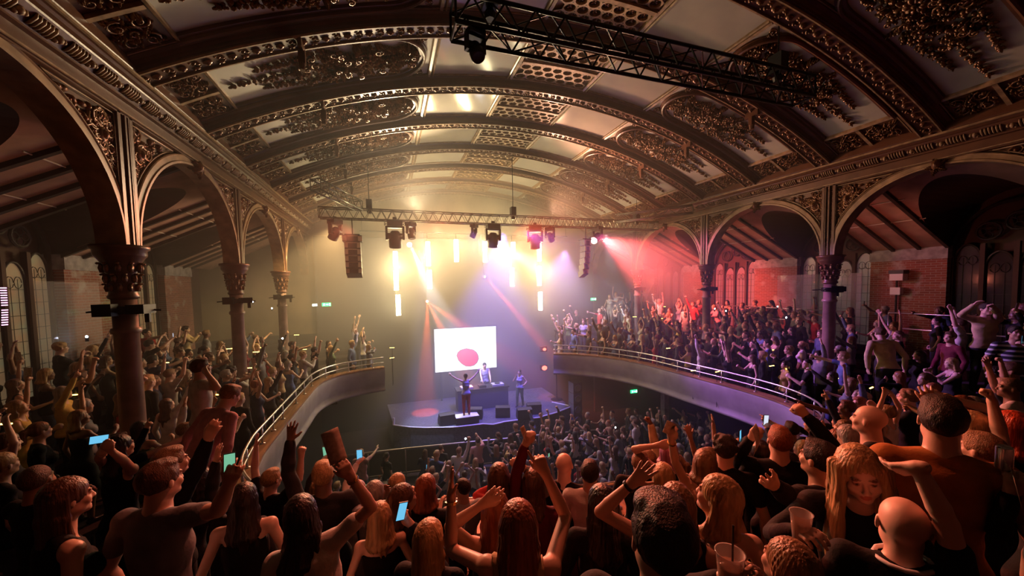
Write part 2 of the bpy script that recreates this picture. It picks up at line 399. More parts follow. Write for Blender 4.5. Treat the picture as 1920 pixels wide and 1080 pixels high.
def lattice():
    b = MB(); c = .17; hx = c; g = .115
    for half in (-1, 1):
        vc = half*.385; us = .122*L_
        du = c*math.sqrt(3); dv = 1.5*c
        rows = [(-1, 0), (0, 1), (1, 0)]
        for rr, odd in rows:
            cv = vc+rr*dv*.80
            k = -5
            while k <= 5:
                cu = (k+(.5 if odd else 0))*du*.92
                k += 1
                if abs(cu) > us-.10: continue
                N = 12; vs = []; fs = []
                for ring, rad in ((0, None), (1, g), (2, g*.9)):
                    for j in range(N):
                        a = 2*math.pi*j/N+math.pi/6
                        if ring == 0:
                            # hexagon cell boundary with pointed ends along v
                            aa = (a+math.pi/6) % (math.pi/3)-math.pi/6; rb = c*.866/math.cos(aa); vs.append((cu+rb*math.cos(a)*.94, cv+rb*math.sin(a)*.83, .055))
                        else: vs.append((cu+rad*math.cos(a), cv+rad*.85*math.sin(a), .055 if ring == 1 else .0))
                for q in range(2):
                    for j in range(N): fs.append((q*N+j, q*N+(j+1) % N, (q+1)*N+(j+1) % N, (q+1)*N+j))
                b.map = vm; b.mi = 0; b.add(vs, fs)
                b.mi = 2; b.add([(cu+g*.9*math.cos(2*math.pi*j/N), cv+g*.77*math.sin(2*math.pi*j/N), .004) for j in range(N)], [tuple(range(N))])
                b.mi = 1
                for q in range(4): b.blob((cu+.045*math.cos(q*1.57+.4), cv+.04*math.sin(q*1.57+.4), .0), .045, .022, .03, q*1.57+.4, 6, 2, True)
                b.mi = 2
                for s_ in (-1, 1): b.blob((cu+du*.46, cv+s_*dv*.27, .052), .024, .02, .006, 0, 6, 2, True)
        b.mi = 0; b.map = None
        for v0, v1 in ((vc-.36, vc-.325), (vc+.325, vc+.36)): frame_bar(b, -us-.02, us+.02, v0, v1, .07)
    b.mi = 0; frame_bar(b, -.122*L_, .122*L_, -.045, .045, .09)
    n = 6; b.mi = 0; b.sweep([(-VH-.02, .002), (VH+.02, .002)], lambda u, a, r: vm(u, a, r), [-.125*L_+.25*L_*i/n for i in range(n+1)])
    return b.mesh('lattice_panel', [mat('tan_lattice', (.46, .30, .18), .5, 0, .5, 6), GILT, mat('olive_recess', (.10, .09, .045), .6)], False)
PARTS = []
for sd in (-1, 1):
    PARTS += [('foliage_pendant', pendant(sd)), ('oval_end_moulding', d_frame(sd)), ('corner_spray', corners(sd)), ('scroll_relief', scrolls(sd)), ('scroll_panel', scroll_back(sd)), ('panel_moulding', bars(sd)), ('smooth_panel', sheets(sd))]
PARTS.append(('lattice_panel', lattice()))
for k in range(-2, 6):
    y = Y0+BAY/2*(k+.5)
    for nm, me in PARTS:
        if k < -1 and nm in ('lattice_panel',): pass
        c = bpy.data.objects.new(nm, me); COL.objects.link(c); c.parent = CEIL; c.location = (0, y, 0)
# small downlight brackets on the ribs
BR = MB(); BR.box((-.05, -.22, -.28), (.05, .22, -.02)); BR.box((-.09, -.05, -.55), (.09, .07, -.28)); BR.lathe([(.07, -.70), (.09, -.55)], n=10)
brm = BR.mesh('rib_bracket', PAINT)
for t in (-.69, .62):
    for k in (0, 1, 2, 3, 4):
        bl = 'small dark bracket under the %s ceiling rib, %s side of the vault' % (('nearest', 'second', 'third', 'fourth', 'fifth')[k], 'left' if t < 0 else 'right')
        x, y, z = vault(t, Y0+BAY/2*k, 0)
        o = bpy.data.objects.new('ceiling_bracket', brm); COL.objects.link(o); o.location = (x, y, z+.06); o.scale = (.6, .8, .75)
        tag(o, bl, 'bracket', 'brackets under the ceiling ribs')

# --- cornice, arcade, columns (built for x = inner face 0, nave toward +x, mirrored on the right)
ZCB = 9.82
def side_map(sd):
    x0 = XL if sd < 0 else XR
    return lambda x, y, z: (x0-sd*x, y, z)
def ys(a, b, n): return [a+(b-a)*i/n for i in range(n+1)]
CAPZ = 7.73
for sd, nm in ((-1, 'left'), (1, 'right')):
    mp = side_map(sd)
    def fin(b, name, mats, parent=None, smooth=False):
        b.v = [mp(*p) for p in b.v]
        return b.obj(name, mats, parent, smooth, recalc=True)
    # entablature
    b = MB(); prof = [(-.3, 10.75), (.10, 10.75), (.24, 10.60), (.30, 10.42), (.33, 10.27), (.31, 10.235), (.345, 10.22), (.345, 10.19), (.30, 10.175), (.27, 10.15), (.225, 10.13), (.215, 10.11), (.07, 9.955), (.085, 9.945), (.085, 9.92), (.03, 9.905),
                      (.03, 9.74), (.07, 9.735), (.07, 9.71), (.045, 9.705), (.045, 9.68), (.0, 9.67), (-.3, 9.67)]
    b.sweep(prof, lambda t, a, z: (a, t, z), ys(YB, YE, 2), True)
    ent = struct(fin(b, 'trim_cornice_%s' % nm, PAINT), 'moulded cornice above the %s arcade' % nm, 'cornice')
    b = MB(); y = YB; i = 0
    while y < YE-.3:
        for j in range(6): yb = y+.045+j*.052; b.tube([(.085, yb, 9.965), (.125, yb, 9.985), (.185, yb, 10.045), (.20, yb, 10.09)], [.010, .018, .018, .010], 6)
        b.blob((.145, y+.40, 10.02), .05, .045, .055, 0, 7, 4); b.blob((.15, y+.46, 10.03), .035, .03, .04, 0, 6, 3); b.blob((.125, y+.365, 9.99), .035, .03, .035, 0, 6, 3)
        y += .50
    fin(b, 'bead_and_reel_band', TRIM, ent, True)
    b = MB(); b.sweep([(.31, 10.215), (.33, 10.235), (.355, 10.225), (.355, 10.19), (.33, 10.18)], lambda t, a, z: (a, t, z), ys(YB, YE, 1), True)
    b.sweep([(.07, 9.72), (.085, 9.725), (.085, 9.705), (.07, 9.70)], lambda t, a, z: (a, t, z), ys(YB, YE, 1), True)
    fin(b, 'edge_moulding', TRIM, ent)
    # arches
    ARW = struct(empty('wall_%s_arcade' % nm), 'painted iron arcade with round arches and filigree spandrels on the %s' % nm, 'arcade')
    sp = MB(); fr = MB(); og = MB(); ring = MB(); key = MB(); rg = random.Random(21)
    for k in (-3, -1, 1, 3, 5):
        yc = Y0+BAY/2*k; rx, rz = 2.03, 1.86; n = 40
        A = [(yc-rx*math.cos(math.pi*i/n), CAPZ+rz*math.sin(math.pi*i/n)) for i in range(n+1)]
        vs = []; fs = []
        for (y, z) in A:
            for x, zz in ((-.05, z), (-.05, 9.70), (-.30, 9.70), (-.30, z)): vs.append((x, y, zz))
        for i in range(n):
            for q in range(4): fs.append((i*4+q, i*4+(q+1) % 4, (i+1)*4+(q+1) % 4, (i+1)*4+q))
        sp.add(vs, fs)
        # archivolt
        ring.sweep([(-.02, -.31), (-.02, .05), (.02, .05), (.035, .03), (.12, .025), (.135, .04), (.15, .03), (.15, -.05)],
                   lambda i, a, x, yc=yc: (x, yc-(2.03+a)*math.cos(math.pi*i/n), CAPZ+(1.86+a)*math.sin(math.pi*i/n)), list(range(n+1)))
        # spandrel frames and filigree
        for s_ in (-1, 1):
            ye = yc+s_*(2.2-.165)
            zt = 9.64
            def edge_pt(z, off=.19):
                q = max(-1, min(1, (z-CAPZ)/(1.86+off))); return yc+s_*(2.03+off)*math.sqrt(max(0, 1-q*q))
            zs = [7.98+(zt-7.98)*i/16 for i in range(17)]
            path = [(ye, 8.1)]+[(ye, zt)]+[(edge_pt(z), z) for z in reversed(zs) if abs(edge_pt(z)-ye) > .04 and s_*(edge_pt(z)-ye) < 0]
            pp = [(.0, y, z) for y, z in path]
            if len(pp) > 3: fr.tube(pp, .013, 6, closed=True)
            for i in range(110):
                z = rg.uniform(8.15, zt-.04); y1 = edge_pt(z, .23)
                if s_*(ye-y1) < .05: continue
                f = rg.random(); y = y1+(ye-y1)*f
                sz = min(.13, abs(ye-y1)*.42)
                def mm(u, v, w_, y=y, z=z): return (-.05+w_, y+u, z+v)
                og.map = mm
                if i % 4 == 0: spiral(og, 0, 0, sz*1.1, rg.uniform(0, 6), 1.3, rg.choice((-1, 1)), sz*.2, .03, 9)
                elif i % 4 == 1: acanthus(og, 0, 0, rg.uniform(0, 6.28), sz*1.3, sz*.8, .06)
                else: og.blob((0, 0, 0), sz*.55, sz*.35, .05, rg.uniform(0, 3.14), 6, 2, True)
            og.map = lambda u, v, w_, y=ye-s_*.25, z=9.25: (-.05+w_, y+u, z+v)
            og.blob((0, 0, 0), .12, .15, .09, 0, 9, 3, True); og.blob((0, 0, .05), .06, .08, .07, 0, 8, 3, True)
            for q in range(7): acanthus(og, .15*math.cos(q*.9), .17*math.sin(q*.9), q*.9, .10, .08, .05)
            og.map = None
        # keystone boss
        def mm(u, v, w_, yc=yc): return (.05+w_, yc+u, 9.60+v)
        key.map = mm; key.blob((0, 0, 0), .10, .14, .12, 0, 8, 4)
        for q in range(5): acanthus(key, .05*math.cos(q*1.25), -.05+.05*math.sin(q*1.25), q*1.25, .12, .08, .09)
        key.map = None; key.box((-.1, yc-.07, 9.55), (.06, yc+.07, 9.72))
    fin(sp, 'spandrel_wall', PAINT, ARW); fin(ring, 'archivolt', mat('arch_paint', (.42, .26, .15), .42, 0, .6, 4), ARW, False); fin(fr, 'spandrel_frame', TRIM, ARW, True); fin(og, 'spandrel_filigree', GILT, ARW, True); fin(key, 'keystone_boss', GILT, ARW, True)
    # pilasters over columns
    pl = MB(); pb = MB()
    for k in (-2, 0, 2, 4):
        y = Y0+BAY/2*k
        for a, bb in ((-.17, -.10), (.10, .17)): pl.box((-.3, y+a, CAPZ), (.045, y+bb, 9.70))
        pl.box((-.3, y-.11, CAPZ), (.0, y+.11, 9.70)); pl.box((-.1, y-.035, CAPZ), (.06, y-.0, 9.68)); pl.box((-.1, y+.06, CAPZ), (.05, y+.08, 9.68))
        z = CAPZ+.05
        while z < 9.65:
            pb.map = lambda u, v, w_, y=y, z=z: (w_, y-.065+u, z+v); pb.blob((0, 0, 0), .022, .03, .03, 0, 6, 2, True)
            pb.map = lambda u, v, w_, y=y, z=z: (w_, y+.03+u, z+v); pb.blob((0, 0, 0), .015, .02, .03, 0, 6, 2, True); z += .06
    pb.map = None
    fin(pl, 'pilaster', PAINT, ARW); fin(pb, 'beading', GILT, ARW, True)
# column prototype
def column_proto():
    root = empty('iron_column')
    b = MB(); b.lathe([(.24, 0), (.24, .10), (.19, .16), (.19, .22), (.165, .26), (.155, 1.6), (.145, 3.45), (.17, 3.46), (.18, 3.50), (.17, 3.54), (.145, 3.55), (.145, 4.0)], n=24); b.obj('shaft', mat('column_paint', (.36, .235, .20), .4, 0, .6, 3), root, True)
    b = MB(); b.lathe([(.145, 3.98), (.175, 4.0), (.185, 4.03), (.165, 4.06), (.16, 4.1), (.17, 4.35), (.21, 4.52), (.26, 4.60), (.29, 4.64), (.30, 4.66), (.30, 4.73), (.335, 4.75), (.335, 4.80), (.28, 4.81)], n=24)
    b.obj('capital', PAINT, root, True)
    b = MB()
    for i in range(10):
        a = i*math.pi/5
        for (r, z, s_) in ((.17, 4.16, .07), (.185, 4.30, .08), (.215, 4.46, .085)):
            aa = a+(math.pi/10 if z == 4.30 else 0)
            b.map = lambda u, v, w_, aa=aa, r=r, z=z: ((r+w_)*math.cos(aa)-u*math.sin(aa), (r+w_)*math.sin(aa)+u*math.cos(aa), z+v)
            b.blob((0, 0, 0), s_*.5, s_, .035, 0, 7, 3); b.blob((0, s_*.8, .03), s_*.4, s_*.25, .03, 0, 6, 3)
    b.map = None; b.obj('acanthus_leaf', GILT, root, True)['kind'] = 'stuff'
    return root
cp = column_proto(); cidx = 0
FLZ = {-1: 2.95, 1: 2.95}
CN = {0: 'nearest', 2: 'second', 4: 'third'}
for sd, x0, nm in ((-1, XL, 'left'), (1, XR, 'right')):
    for k in (0, 2, 4):
        o = cp if cidx == 0 else copy_tree(cp); cidx += 1
        o.location = (x0+sd*.13, Y0+BAY/2*k, CAPZ-4.81)
        tag(o, '%s iron column from the camera in the %s arcade, with leafy capital' % (CN[k], nm), 'column', 'iron columns of the arcades', 'thing')
        c = MB(); c.lathe([(.17, -.06), (.2, -.05), (.2, .05), (.17, .06)], (0, 0, 3.82), 16); c.box((.12, -.22, 3.76), (.34, .10, 3.90)); c.box((-.2, -.34, 3.74), (.02, -.16, 3.92)); c.box((.26, -.05, 3.62), (.32, .0, 3.80))
        for an in (0, 1.57, 3.14): c.tube([(.2*math.cos(an), .2*math.sin(an), 3.82), (.42*math.cos(an+.2), .42*math.sin(an+.2), 3.80)], .015, 5)
        cc = c.obj('clamp', BLACK, o)

# --- aisles: outer walls, windows, sloping boards
WLX, WRX = -7.8, 16.25; ZWT = 8.2; ZBT = 7.9
def lancet(b, g, y, z0, z1, w_, x, sd):
    """one pointed light: leaded glass and its bars; b lead, g glass"""
    n = 8; pts = []
    zs = z1-w_*.9
    for i in range(n+1):
        a = math.pi/2*i/n; pts.append((y-w_/2+w_/2*(1-math.cos(a)) , zs+w_*.9*math.sin(a)))
    full = [(y-w_/2, z0)]+pts+[(2*y-p[0], p[1]) for p in reversed(pts[:-1])]+[(y+w_/2, z0)]
    g.add([(x, p[0], p[1]) for p in full], [tuple(range(len(full)))])
    xo = x-sd*.02
    b.tube([(xo, p[0], p[1]) for p in full], .03, 6, closed=True)
    for q in (-.17, .17): b.tube([(xo, y+q*w_, z0), (xo, y+q*w_, zs+.1)], .006, 4)
    z = z0+.12
    while z < zs: b.tube([(xo, y-w_/2, z), (xo, y+w_/2, z)], .008, 4); z += .30
    for q in (-1, 1): b.tube([(xo, y+q*w_*.18+w_*.17*math.cos(a*.6), zs+.02+w_*.25*math.sin(a*.6)) for a in range(11)], .008, 4)
GLASSL = mat('stained_leaded_glass', (.20, .19, .12), .25, 0, 1.0, 3.0, (.28, .08, .05), .2, 12)
def stained(name, c1, c2, es):
    m = mat(name, c1, .3, 0, 1.0, 2.6, c2)
    b = m.node_tree.nodes['Principled BSDF']; b.inputs['Emission Strength'].default_value = es
    cr = [n for n in m.node_tree.nodes if n.type == 'VALTORGB'][0]
    m.node_tree.links.new(cr.outputs[0], b.inputs['Emission Color']); return m
G_L = stained('dim_stained_glass', (.24, .23, .13), (.34, .17, .08), .30); G_D = mat('unlit_leaded_glass', (.03, .025, .03), .15); G_R = stained('dim_frosted_glass', (.26, .22, .24), (.30, .15, .15), .10)
for sd, X, nm, bricks, GM in ((-1, WLX, 'left', [4.6, 9.0, 13.4, 17.8], G_L), (1, WRX, 'right', [-1.2, 3.15, 7.55, 11.95, 16.35, 20.75], G_R)):
    b = MB(); b.box((min(X+sd*.45, X+sd*.85), YB-3, 0), (max(X+sd*.45, X+sd*.85), YE, 13.0))
    wl = struct(b.obj('wall_%s' % nm, WALLM), 'outer aisle wall on the %s' % nm, 'wall')
    wi = 1; HB = ZBT+.1; HHT = 1.50; ZA = 9.80; XA_ = (XL if sd < 0 else XR)+sd*.3
    slope_x = lambda z_, XA_=XA_, X=X, HB=HB, ZA=ZA: X+(XA_-X)*(z_-HB)/(ZA-HB)
    for yc in bricks:
        hw = .95
        y0, y1 = yc-hw, yc+hw
        b = MB(); b.box((min(X, X+sd*.5), y0, 3.5), (max(X, X+sd*.5), y1, ZBT-.28)); b.obj('brick_pier', BRICK, wl)
        b = MB(); b.box((min(X-sd*.04, X+sd*.5), y0-.02, ZBT-.28), (max(X-sd*.04, X+sd*.5), y1+.02, ZBT+.1)); b.obj('plaster_band', CREAMB, wl)
    # windows between the piers, set back in tall dark recesses
    for ya, yb in zip(bricks[:-1], bricks[1:]):
        ya += .95; yb -= .95; yc = (ya+yb)/2; xg = X+sd*.30
        W = struct(empty('window_%s_%d' % (nm, wi)), 'group of pointed leaded windows in the %s outer wall' % nm, 'window'); wi += 1
        lead = MB(); gl = MB(); wd = (yb-ya)/4.6
        for i in range(4): lancet(lead, gl, ya+(yb-ya)*(i+.5)/4, 4.6, 8.0 if i in (0, 3) else 7.75, wd, xg, sd)
        for s_ in (-1, 0, 1):
            cz, cy_ = 8.35+(.22 if s_ == 0 else 0), yc+s_*.55
            lead.tube([(xg-sd*.03, cy_+.24*math.cos(a*.5236), cz+.24*math.sin(a*.5236)) for a in range(12)], .035, 6, closed=True)
            for q in range(4):
                aa = q*1.57; lead.tube([(xg-sd*.03, cy_+.12*math.cos(aa)+.09*math.cos(a*.7), cz+.12*math.sin(aa)+.09*math.sin(a*.7)) for a in range(9)], .014, 5, closed=True)
        lead.tube([(xg-sd*.05, yc-(yb-ya)/2*math.cos(a*math.pi/20), 7.9+1.25*math.sin(a*math.pi/20)) for a in range(21)], .05, 6)
        gl.obj('stained_glass', GM if not (sd > 0 and yc < 6) else G_D, W); lead.obj('tracery', LEAD, W)
        bk = MB()
        for i in range(5): bk.box((min(xg+sd*.02, xg-sd*.10), ya+(yb-ya)*i/4-.05, 4.3), (max(xg+sd*.02, xg-sd*.10), ya+(yb-ya)*i/4+.05, 8.0))
        bk.obj('stone_mullion', WALLM, W)
        # barrel hood over the window group, from the cut edge of the boards back to the glass
        hd = MB(); n = 24; hw_ = (yb-ya)/2+.05
        for i in range(n+1):
            y_ = yc-hw_*math.cos(math.pi*i/n); z_ = max(HB, HB+HHT*math.sin(math.pi*i/n)); hd.v += [(slope_x(z_), y_, z_), (X+sd*.45, y_, z_)]
        hd.f = [(2*i, 2*i+1, 2*i+3, 2*i+2) for i in range(n)]; hd.m = [0]*n
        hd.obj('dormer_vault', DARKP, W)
    # sloping boarded ceiling with an arched cut over every window group
    sl = MB(); yv = YB-2.5; vs = []; cuts = [((p_+q_)/2, (q_-p_)/2-.95+.05) for p_, q_ in zip(bricks[:-1], bricks[1:])]
    def cut_z(y_):
        for yc_, hw_ in cuts:
            if abs(y_-yc_) < hw_: return HB+HHT*math.sqrt(1-((y_-yc_)/hw_)**2)
        return HB
    rows_ = []
    while yv < YE:
        rows_.append(yv); yv += .07
    for y_ in rows_:
        zc_ = cut_z(y_)
        for j in range(5): z_ = ZA+(zc_-ZA)*j/4; sl.v.append((slope_x(z_), y_, z_))
        for j in range(5): z_ = ZA+(zc_-ZA)*(4-j)/4; sl.v.append((slope_x(z_), y_, z_+.10))
    for i in range(len(rows_)-1):
        for j in range(10): sl.f.append((i*10+j, i*10+(j+1) % 10, (i+1)*10+(j+1) % 10, (i+1)*10+j))
    sl.m = [0]*len(sl.f); sc_ = sl.obj('sloping_ceiling', AISLE, wl, recalc=True)
    bb = MB(); rf = MB()
    for yb_ in bricks:
        for dy in (-.98, -.33, .33, .98):
            y_ = yb_+dy*.98; rf.obox(((slope_x(ZA)+slope_x(HB))/2, y_, (ZA+HB)/2-.04), ((slope_x(HB)-slope_x(ZA))/2, 0, (HB-ZA)/2), (0, .045, 0), (0, 0, .05))
    for z_ in (8.75, 9.22):
        for yb_ in bricks:
            bb.tube([(slope_x(z_), yb_-1.15, z_-.02), (slope_x(z_), yb_+1.15, z_-.02)], .014, 6)
    rf.obj('rafter', BEAM, sc_); bb.obj('batten', mat('pale_batten', (.6, .48, .40), .5), sc_)
    # added fill lights by the columns, standing in for bounce on the boards
    for k in (0, 2, 4):
        add_light('aisle_fill', 'SPOT', (X-sd*3.5, Y0+BAY/2*k+.0, CAPZ-.80), (1.0, .22, .13) if sd > 0 else (1.0, .36, .22), 48 if sd > 0 else 14, (X-sd*.9, Y0+BAY/2*k+.6, 9.0), .05, 120, .8)
# roof of the aisles, end and rear walls, ground floor
b = MB(); b.box((WLX-.9, YE, 0), (WRX+.9, YE+.3, 14)); struct(b.obj('wall_front', ENDW), 'plain end wall behind the stage', 'wall')
b = MB(); b.box((WLX-.9, YB-3.2, 0), (WRX+.9, YB-3, 14)); struct(b.obj('wall_back', WALLM), 'rear wall', 'wall')
for sd, X, XA, nm in ((-1, WLX, XL, 'left'), (1, WRX, XR, 'right')):
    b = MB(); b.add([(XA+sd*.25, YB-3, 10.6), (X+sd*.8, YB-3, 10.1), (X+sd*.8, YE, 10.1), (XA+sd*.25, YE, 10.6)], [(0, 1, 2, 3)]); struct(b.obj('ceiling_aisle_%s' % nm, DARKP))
b = MB(); b.box((WLX-.9, YB-3, -.2), (WRX+.9, YE, 0)); struct(b.obj('floor', CARPET), 'dark floor of the hall below', 'floor')
# ================================================================ balcony
RAILP = [(-.3, 15.35), (-1.2, 15.05), (-1.95, 14.5), (-2.35, 13.5), (-2.42, 12), (-2.45, 9), (-2.42, 7.8), (-2.15, 6.6), (-1.4, 5.6), (0, 4.95), (1.8, 4.5), (3.6, 4.35), (5.4, 4.45),
         (7.1, 4.7), (8.2, 5.1), (9.0, 5.7), (9.5, 6.7), (9.62, 8), (9.5, 10), (9.4, 11.6), (9.15, 12.7), (8.6, 13.9), (7.8, 14.8), (7.0, 15.3)]
def catmull(P, n=8):
    out = []
    for i in range(len(P)-1):
        p0 = P[max(0, i-1)]; p1 = P[i]; p2 = P[i+1]; p3 = P[min(len(P)-1, i+2)]
        for k in range(n):
            t = k/n
            out.append(tuple(.5*((2*p1[j])+(-p0[j]+p2[j])*t+(2*p0[j]-5*p1[j]+4*p2[j]-p3[j])*t*t+(-p0[j]+3*p1[j]-3*p2[j]+p3[j])*t**3) for j in range(2)))
    out.append(P[-1]); return out
RP = np.array(catmull(RAILP, 8)); RN = len(RP)
_t = np.gradient(RP, axis=0); _t /= np.linalg.norm(_t, axis=1)[:, None]
RNRM = np.stack([_t[:, 1], -_t[:, 0]], 1)            # outward normal (away from the well)
if RNRM[RN//2, 1] > 0: RNRM = -RNRM
BZ = 3.1; TW = .8
RISE_ = np.where(RNRM[:, 1] < 0, .19+(.35-.19)*np.clip(-RNRM[:, 1]*1.25, 0, 1), .19)
def floor_z(x, y):
    d = np.hypot(RP[:, 0]-x, RP[:, 1]-y); i = int(d.argmin())
    return BZ+RISE_[i]*math.floor(max(0, d[i]-.25)/TW)
def rail_dist(x, y): return float(np.hypot(RP[:, 0]-x, RP[:, 1]-y).min())
b = MB(); NT = 9
for i in range(NT):
    for part in (0, 1):
        vs = []; fs = []
        for k in range(RN):
            o0 = .10 if i == 0 else .25+i*TW; o1 = .25+(i+1)*TW
            z = BZ+RISE_[k]*i
            p0 = RP[k]+RNRM[k]*o0; p1 = RP[k]+RNRM[k]*o1
            def cl(p): return (min(max(p[0], WLX-.35), WRX+.4), min(max(p[1], YB-2.9), YE-.05))
            p0 = cl(p0); p1 = cl(p1)
            if part == 0: vs += [(*p0, z), (*p1, z)]
            else: vs += [(*p1, z), (*p1, z+RISE_[k])]
        for k in range(RN-1): fs.append((k*2, k*2+1, k*2+3, k*2+2))
        b.add(vs, fs)
struct(b.obj('floor_balcony', CARPET), 'raked tiers of the horseshoe balcony', 'balcony floor')
# rear cross-over platforms behind the rake at the far ends
for x0, x1, nm in ((WLX, -2.0, 'left'), (9.2, WRX, 'right')):
    b = MB(); b.box((x0, 15.0, 2.7), (x1, YE, 3.4)); struct(b.obj('floor_landing_%s' % nm, CARPET))
# underside, fascia, cap, rails
def rp(k, off, z): return (RP[k, 0]+RNRM[k, 0]*off, RP[k, 1]+RNRM[k, 1]*off, z)
FA = struct(empty('trim_balcony_front'), 'curved plaster front of the horseshoe balcony with a wooden cap', 'balcony front')
b = MB(); b.sweep([(.12, 3.86), (-.03, 3.86), (-.06, 3.80), (-.05, 3.6), (-.02, 3.4), (.02, 3.2), (.05, 3.06), (-.02, 3.03), (-.03, 2.97), (.02, 2.93), (.12, 2.90), (.9, 2.85), (5.6, 2.85)],
                  lambda k, a, z: rp(k, a, z), list(range(RN)))
b.obj('plaster_fascia', FASC, FA, True)
b = MB(); b.sweep([(-.06, 3.86), (-.06, 3.90), (.26, 3.90), (.26, 3.1)], lambda k, a, z: rp(k, a, z), list(range(RN))); b.obj('wooden_cap', WOOD, FA)
RL = tag(empty('balcony_rail'), 'two-bar polished steel rail on short posts along the curved balcony front', 'railing')
for z, r, nm in ((4.26, .024, 'top_bar'), (4.06, .018, 'lower_bar')):
    b = MB(); b.tube([rp(k, .10, z) for k in range(RN)], r, 8); b.obj(nm, STEEL, RL, True)
L_cum = np.concatenate([[0], np.cumsum(np.hypot(*np.diff(RP, axis=0).T))])
pm = MB(); pm.tube([(0, 0, 0), (0, 0, .36)], .017, 8); pm.lathe([(.05, 0), (.05, .012), (.02, .02)], n=10); pme = pm.mesh('post', STEEL, True)
s = .3
while s < L_cum[-1]:
    k = int(np.searchsorted(L_cum, s)); k = min(k, RN-1)
    o = bpy.data.objects.new('post', pme); COL.objects.link(o); o.parent = RL; o.location = rp(k, .10, 3.90); s += .95
# small stumps under the balcony
for (x, y, wp) in ((11.2, 8.4, 'nearer one on the right'), (10.9, 12.6, 'farther one on the right'), (-3.9, 9.4, 'nearer one on the left'), (-3.9, 13.2, 'farther one on the left')):
    b = MB(); b.box((x-.12, y-.12, 0), (x+.12, y+.12, 2.86)); tag(b.obj('balcony_post', CREAMB), 'square painted post under the balcony, '+wp, 'post', 'posts under the balcony', 'thing')
# guard rails up at the rear of the right balcony
def guard(pts, label, h=1.0, bars=(1.0, .55)):
    g = tag(empty('guard_rail'), label, 'railing')
    for f in bars:
        b = MB(); b.tube([(p[0], p[1], p[2]+f*h) for p in pts], .02, 6); b.obj('bar', STEEL, g, True)
    for p in pts:
        b = MB(); b.tube([(p[0], p[1], p[2]), (p[0], p[1], p[2]+h)], .018, 6); b.obj('post', STEEL, g, True)
guard([(14.3, 7.0, 5.0), (14.3, 5.6, 5.0), (14.3, 4.2, 5.0), (14.3, 2.9, 5.0)], 'thin steel guard rail on the right balcony before the dark window')
guard([(15.2, 13.5, 4.9), (15.2, 11.8, 4.9), (15.2, 10.2, 4.9), (15.2, 8.6, 4.9)], 'thin steel guard rail on the right balcony below the frosted windows')

# ================================================================ stage
def zpx(pts, z): return [atZ(x, y, z) for x, y in pts]
SE = zpx([(738, 797), (770, 801), (800, 802), (850, 801), (880, 798), (905, 795), (925, 796), (945, 791), (975, 787), (1010, 783), (1045, 773), (1072, 762)], 1.3)
ST = struct(empty('floor_stage'), 'low thrust stage with a shiny black deck and a pale curved lip', 'stage')
b = MB(); top = [(p.x, p.y) for p in SE]+[(7.9, 18.9), (-.3, 18.9)]
n = len(top); b.add([(x, y, 1.3) for x, y in top]+[(x, y, 0) for x, y in top], [tuple(range(n))]+[(i, (i+1) % n, n+(i+1) % n, n+i) for i in range(n)])
b.obj('stage_deck', STAGE, ST, recalc=True)
b = MB(); b.tube([(p.x, p.y, 1.30) for p in SE], .035, 6); b.tube([SE[-1]+Vector((0, 0, 0)), SE[-1]+Vector((-.6, .9, 0))], .04, 6); b.tube([SE[0], SE[0]+Vector((.02, .05, .28))], .05, 6)
b.obj('stage_lip', mat('pale_edge', (.72, .68, .72), .4), ST)
b = MB(); b.box((-3.3, 19.4, 0), (11.5, 19.5, 9.5)); struct(b.obj('wall_stage_backdrop', mat('dark_stage_drape', (.035, .03, .04), .9, sheen=.2)), 'dark drape hung behind the stage', 'backdrop')
# screen
SY = 18.4
sc = [atY(x, y, SY) for x, y in ((812, 616), (930, 613), (931, 690), (818, 697))]
x0, x1 = (sc[0].x+sc[3].x)/2, (sc[1].x+sc[2].x)/2; z1, z0 = (sc[0].z+sc[1].z)/2, (sc[2].z+sc[3].z)/2
SCN = tag(empty('led_screen', ((x0+x1)/2, SY, z0)), 'large glowing white video screen with a pink blob at the back of the stage', 'screen')
cx, wz, hz = (x0+x1)/2, (x1-x0)/2, z1-z0
b = MB(); b.box((-wz, 0, 0), (wz, .01, hz)); b.obj('display', emis('screen_white', (.93, .95, 1.0), 1.5), SCN)
b = MB(); b.box((-wz-.06, .012, -.06), (wz+.06, .12, hz+.06)); b.obj('casing', BLACK, SCN)
bx = [((x-812)/118-.5, (697-y)/82) for x, y in ((853, 668), (855, 662), (860, 658), (866, 656.5), (871, 655.5), (877, 657), (884, 659), (890, 664), (893, 670), (894, 677), (891, 684), (885, 689), (877, 690.5), (869, 689), (862, 684), (856, 677))]
for sc_, yy, m, nm in ((1.04, -.004, emis('screen_maroon', (.28, .0, .05), .5), 'blob_outline'), (.98, -.008, emis('screen_pink', (1.0, .0, .14), 1.25), 'pink_blob')):
    mx = sum(p[0] for p in bx)/len(bx); my = sum(p[1] for p in bx)/len(bx)
    b = MB(); b.add([((mx+(p[0]-mx)*sc_)*2*wz, yy, (my+(p[1]-my)*sc_)*hz) for p in bx], [tuple(range(len(bx)))]); b.obj(nm, m, SCN)
add_light('screen_glow', 'AREA', ((x0+x1)/2, SY-.15, (z0+z1)/2), (.75, .75, 1.0), 50, ((x0+x1)/2, 10, 0), 2.0, vol=.4)
# screen stand
o = tag(empty('screen_stand', ((x0+x1)/2, SY, 1.3)), 'black legs holding up the white video screen', 'stand')
for xx in (-wz+.3, wz-.3):
    b = MB(); b.box((xx-.04, .1, 0), (xx+.04, .18, z0-1.3)); b.obj('leg', BLACK, o)
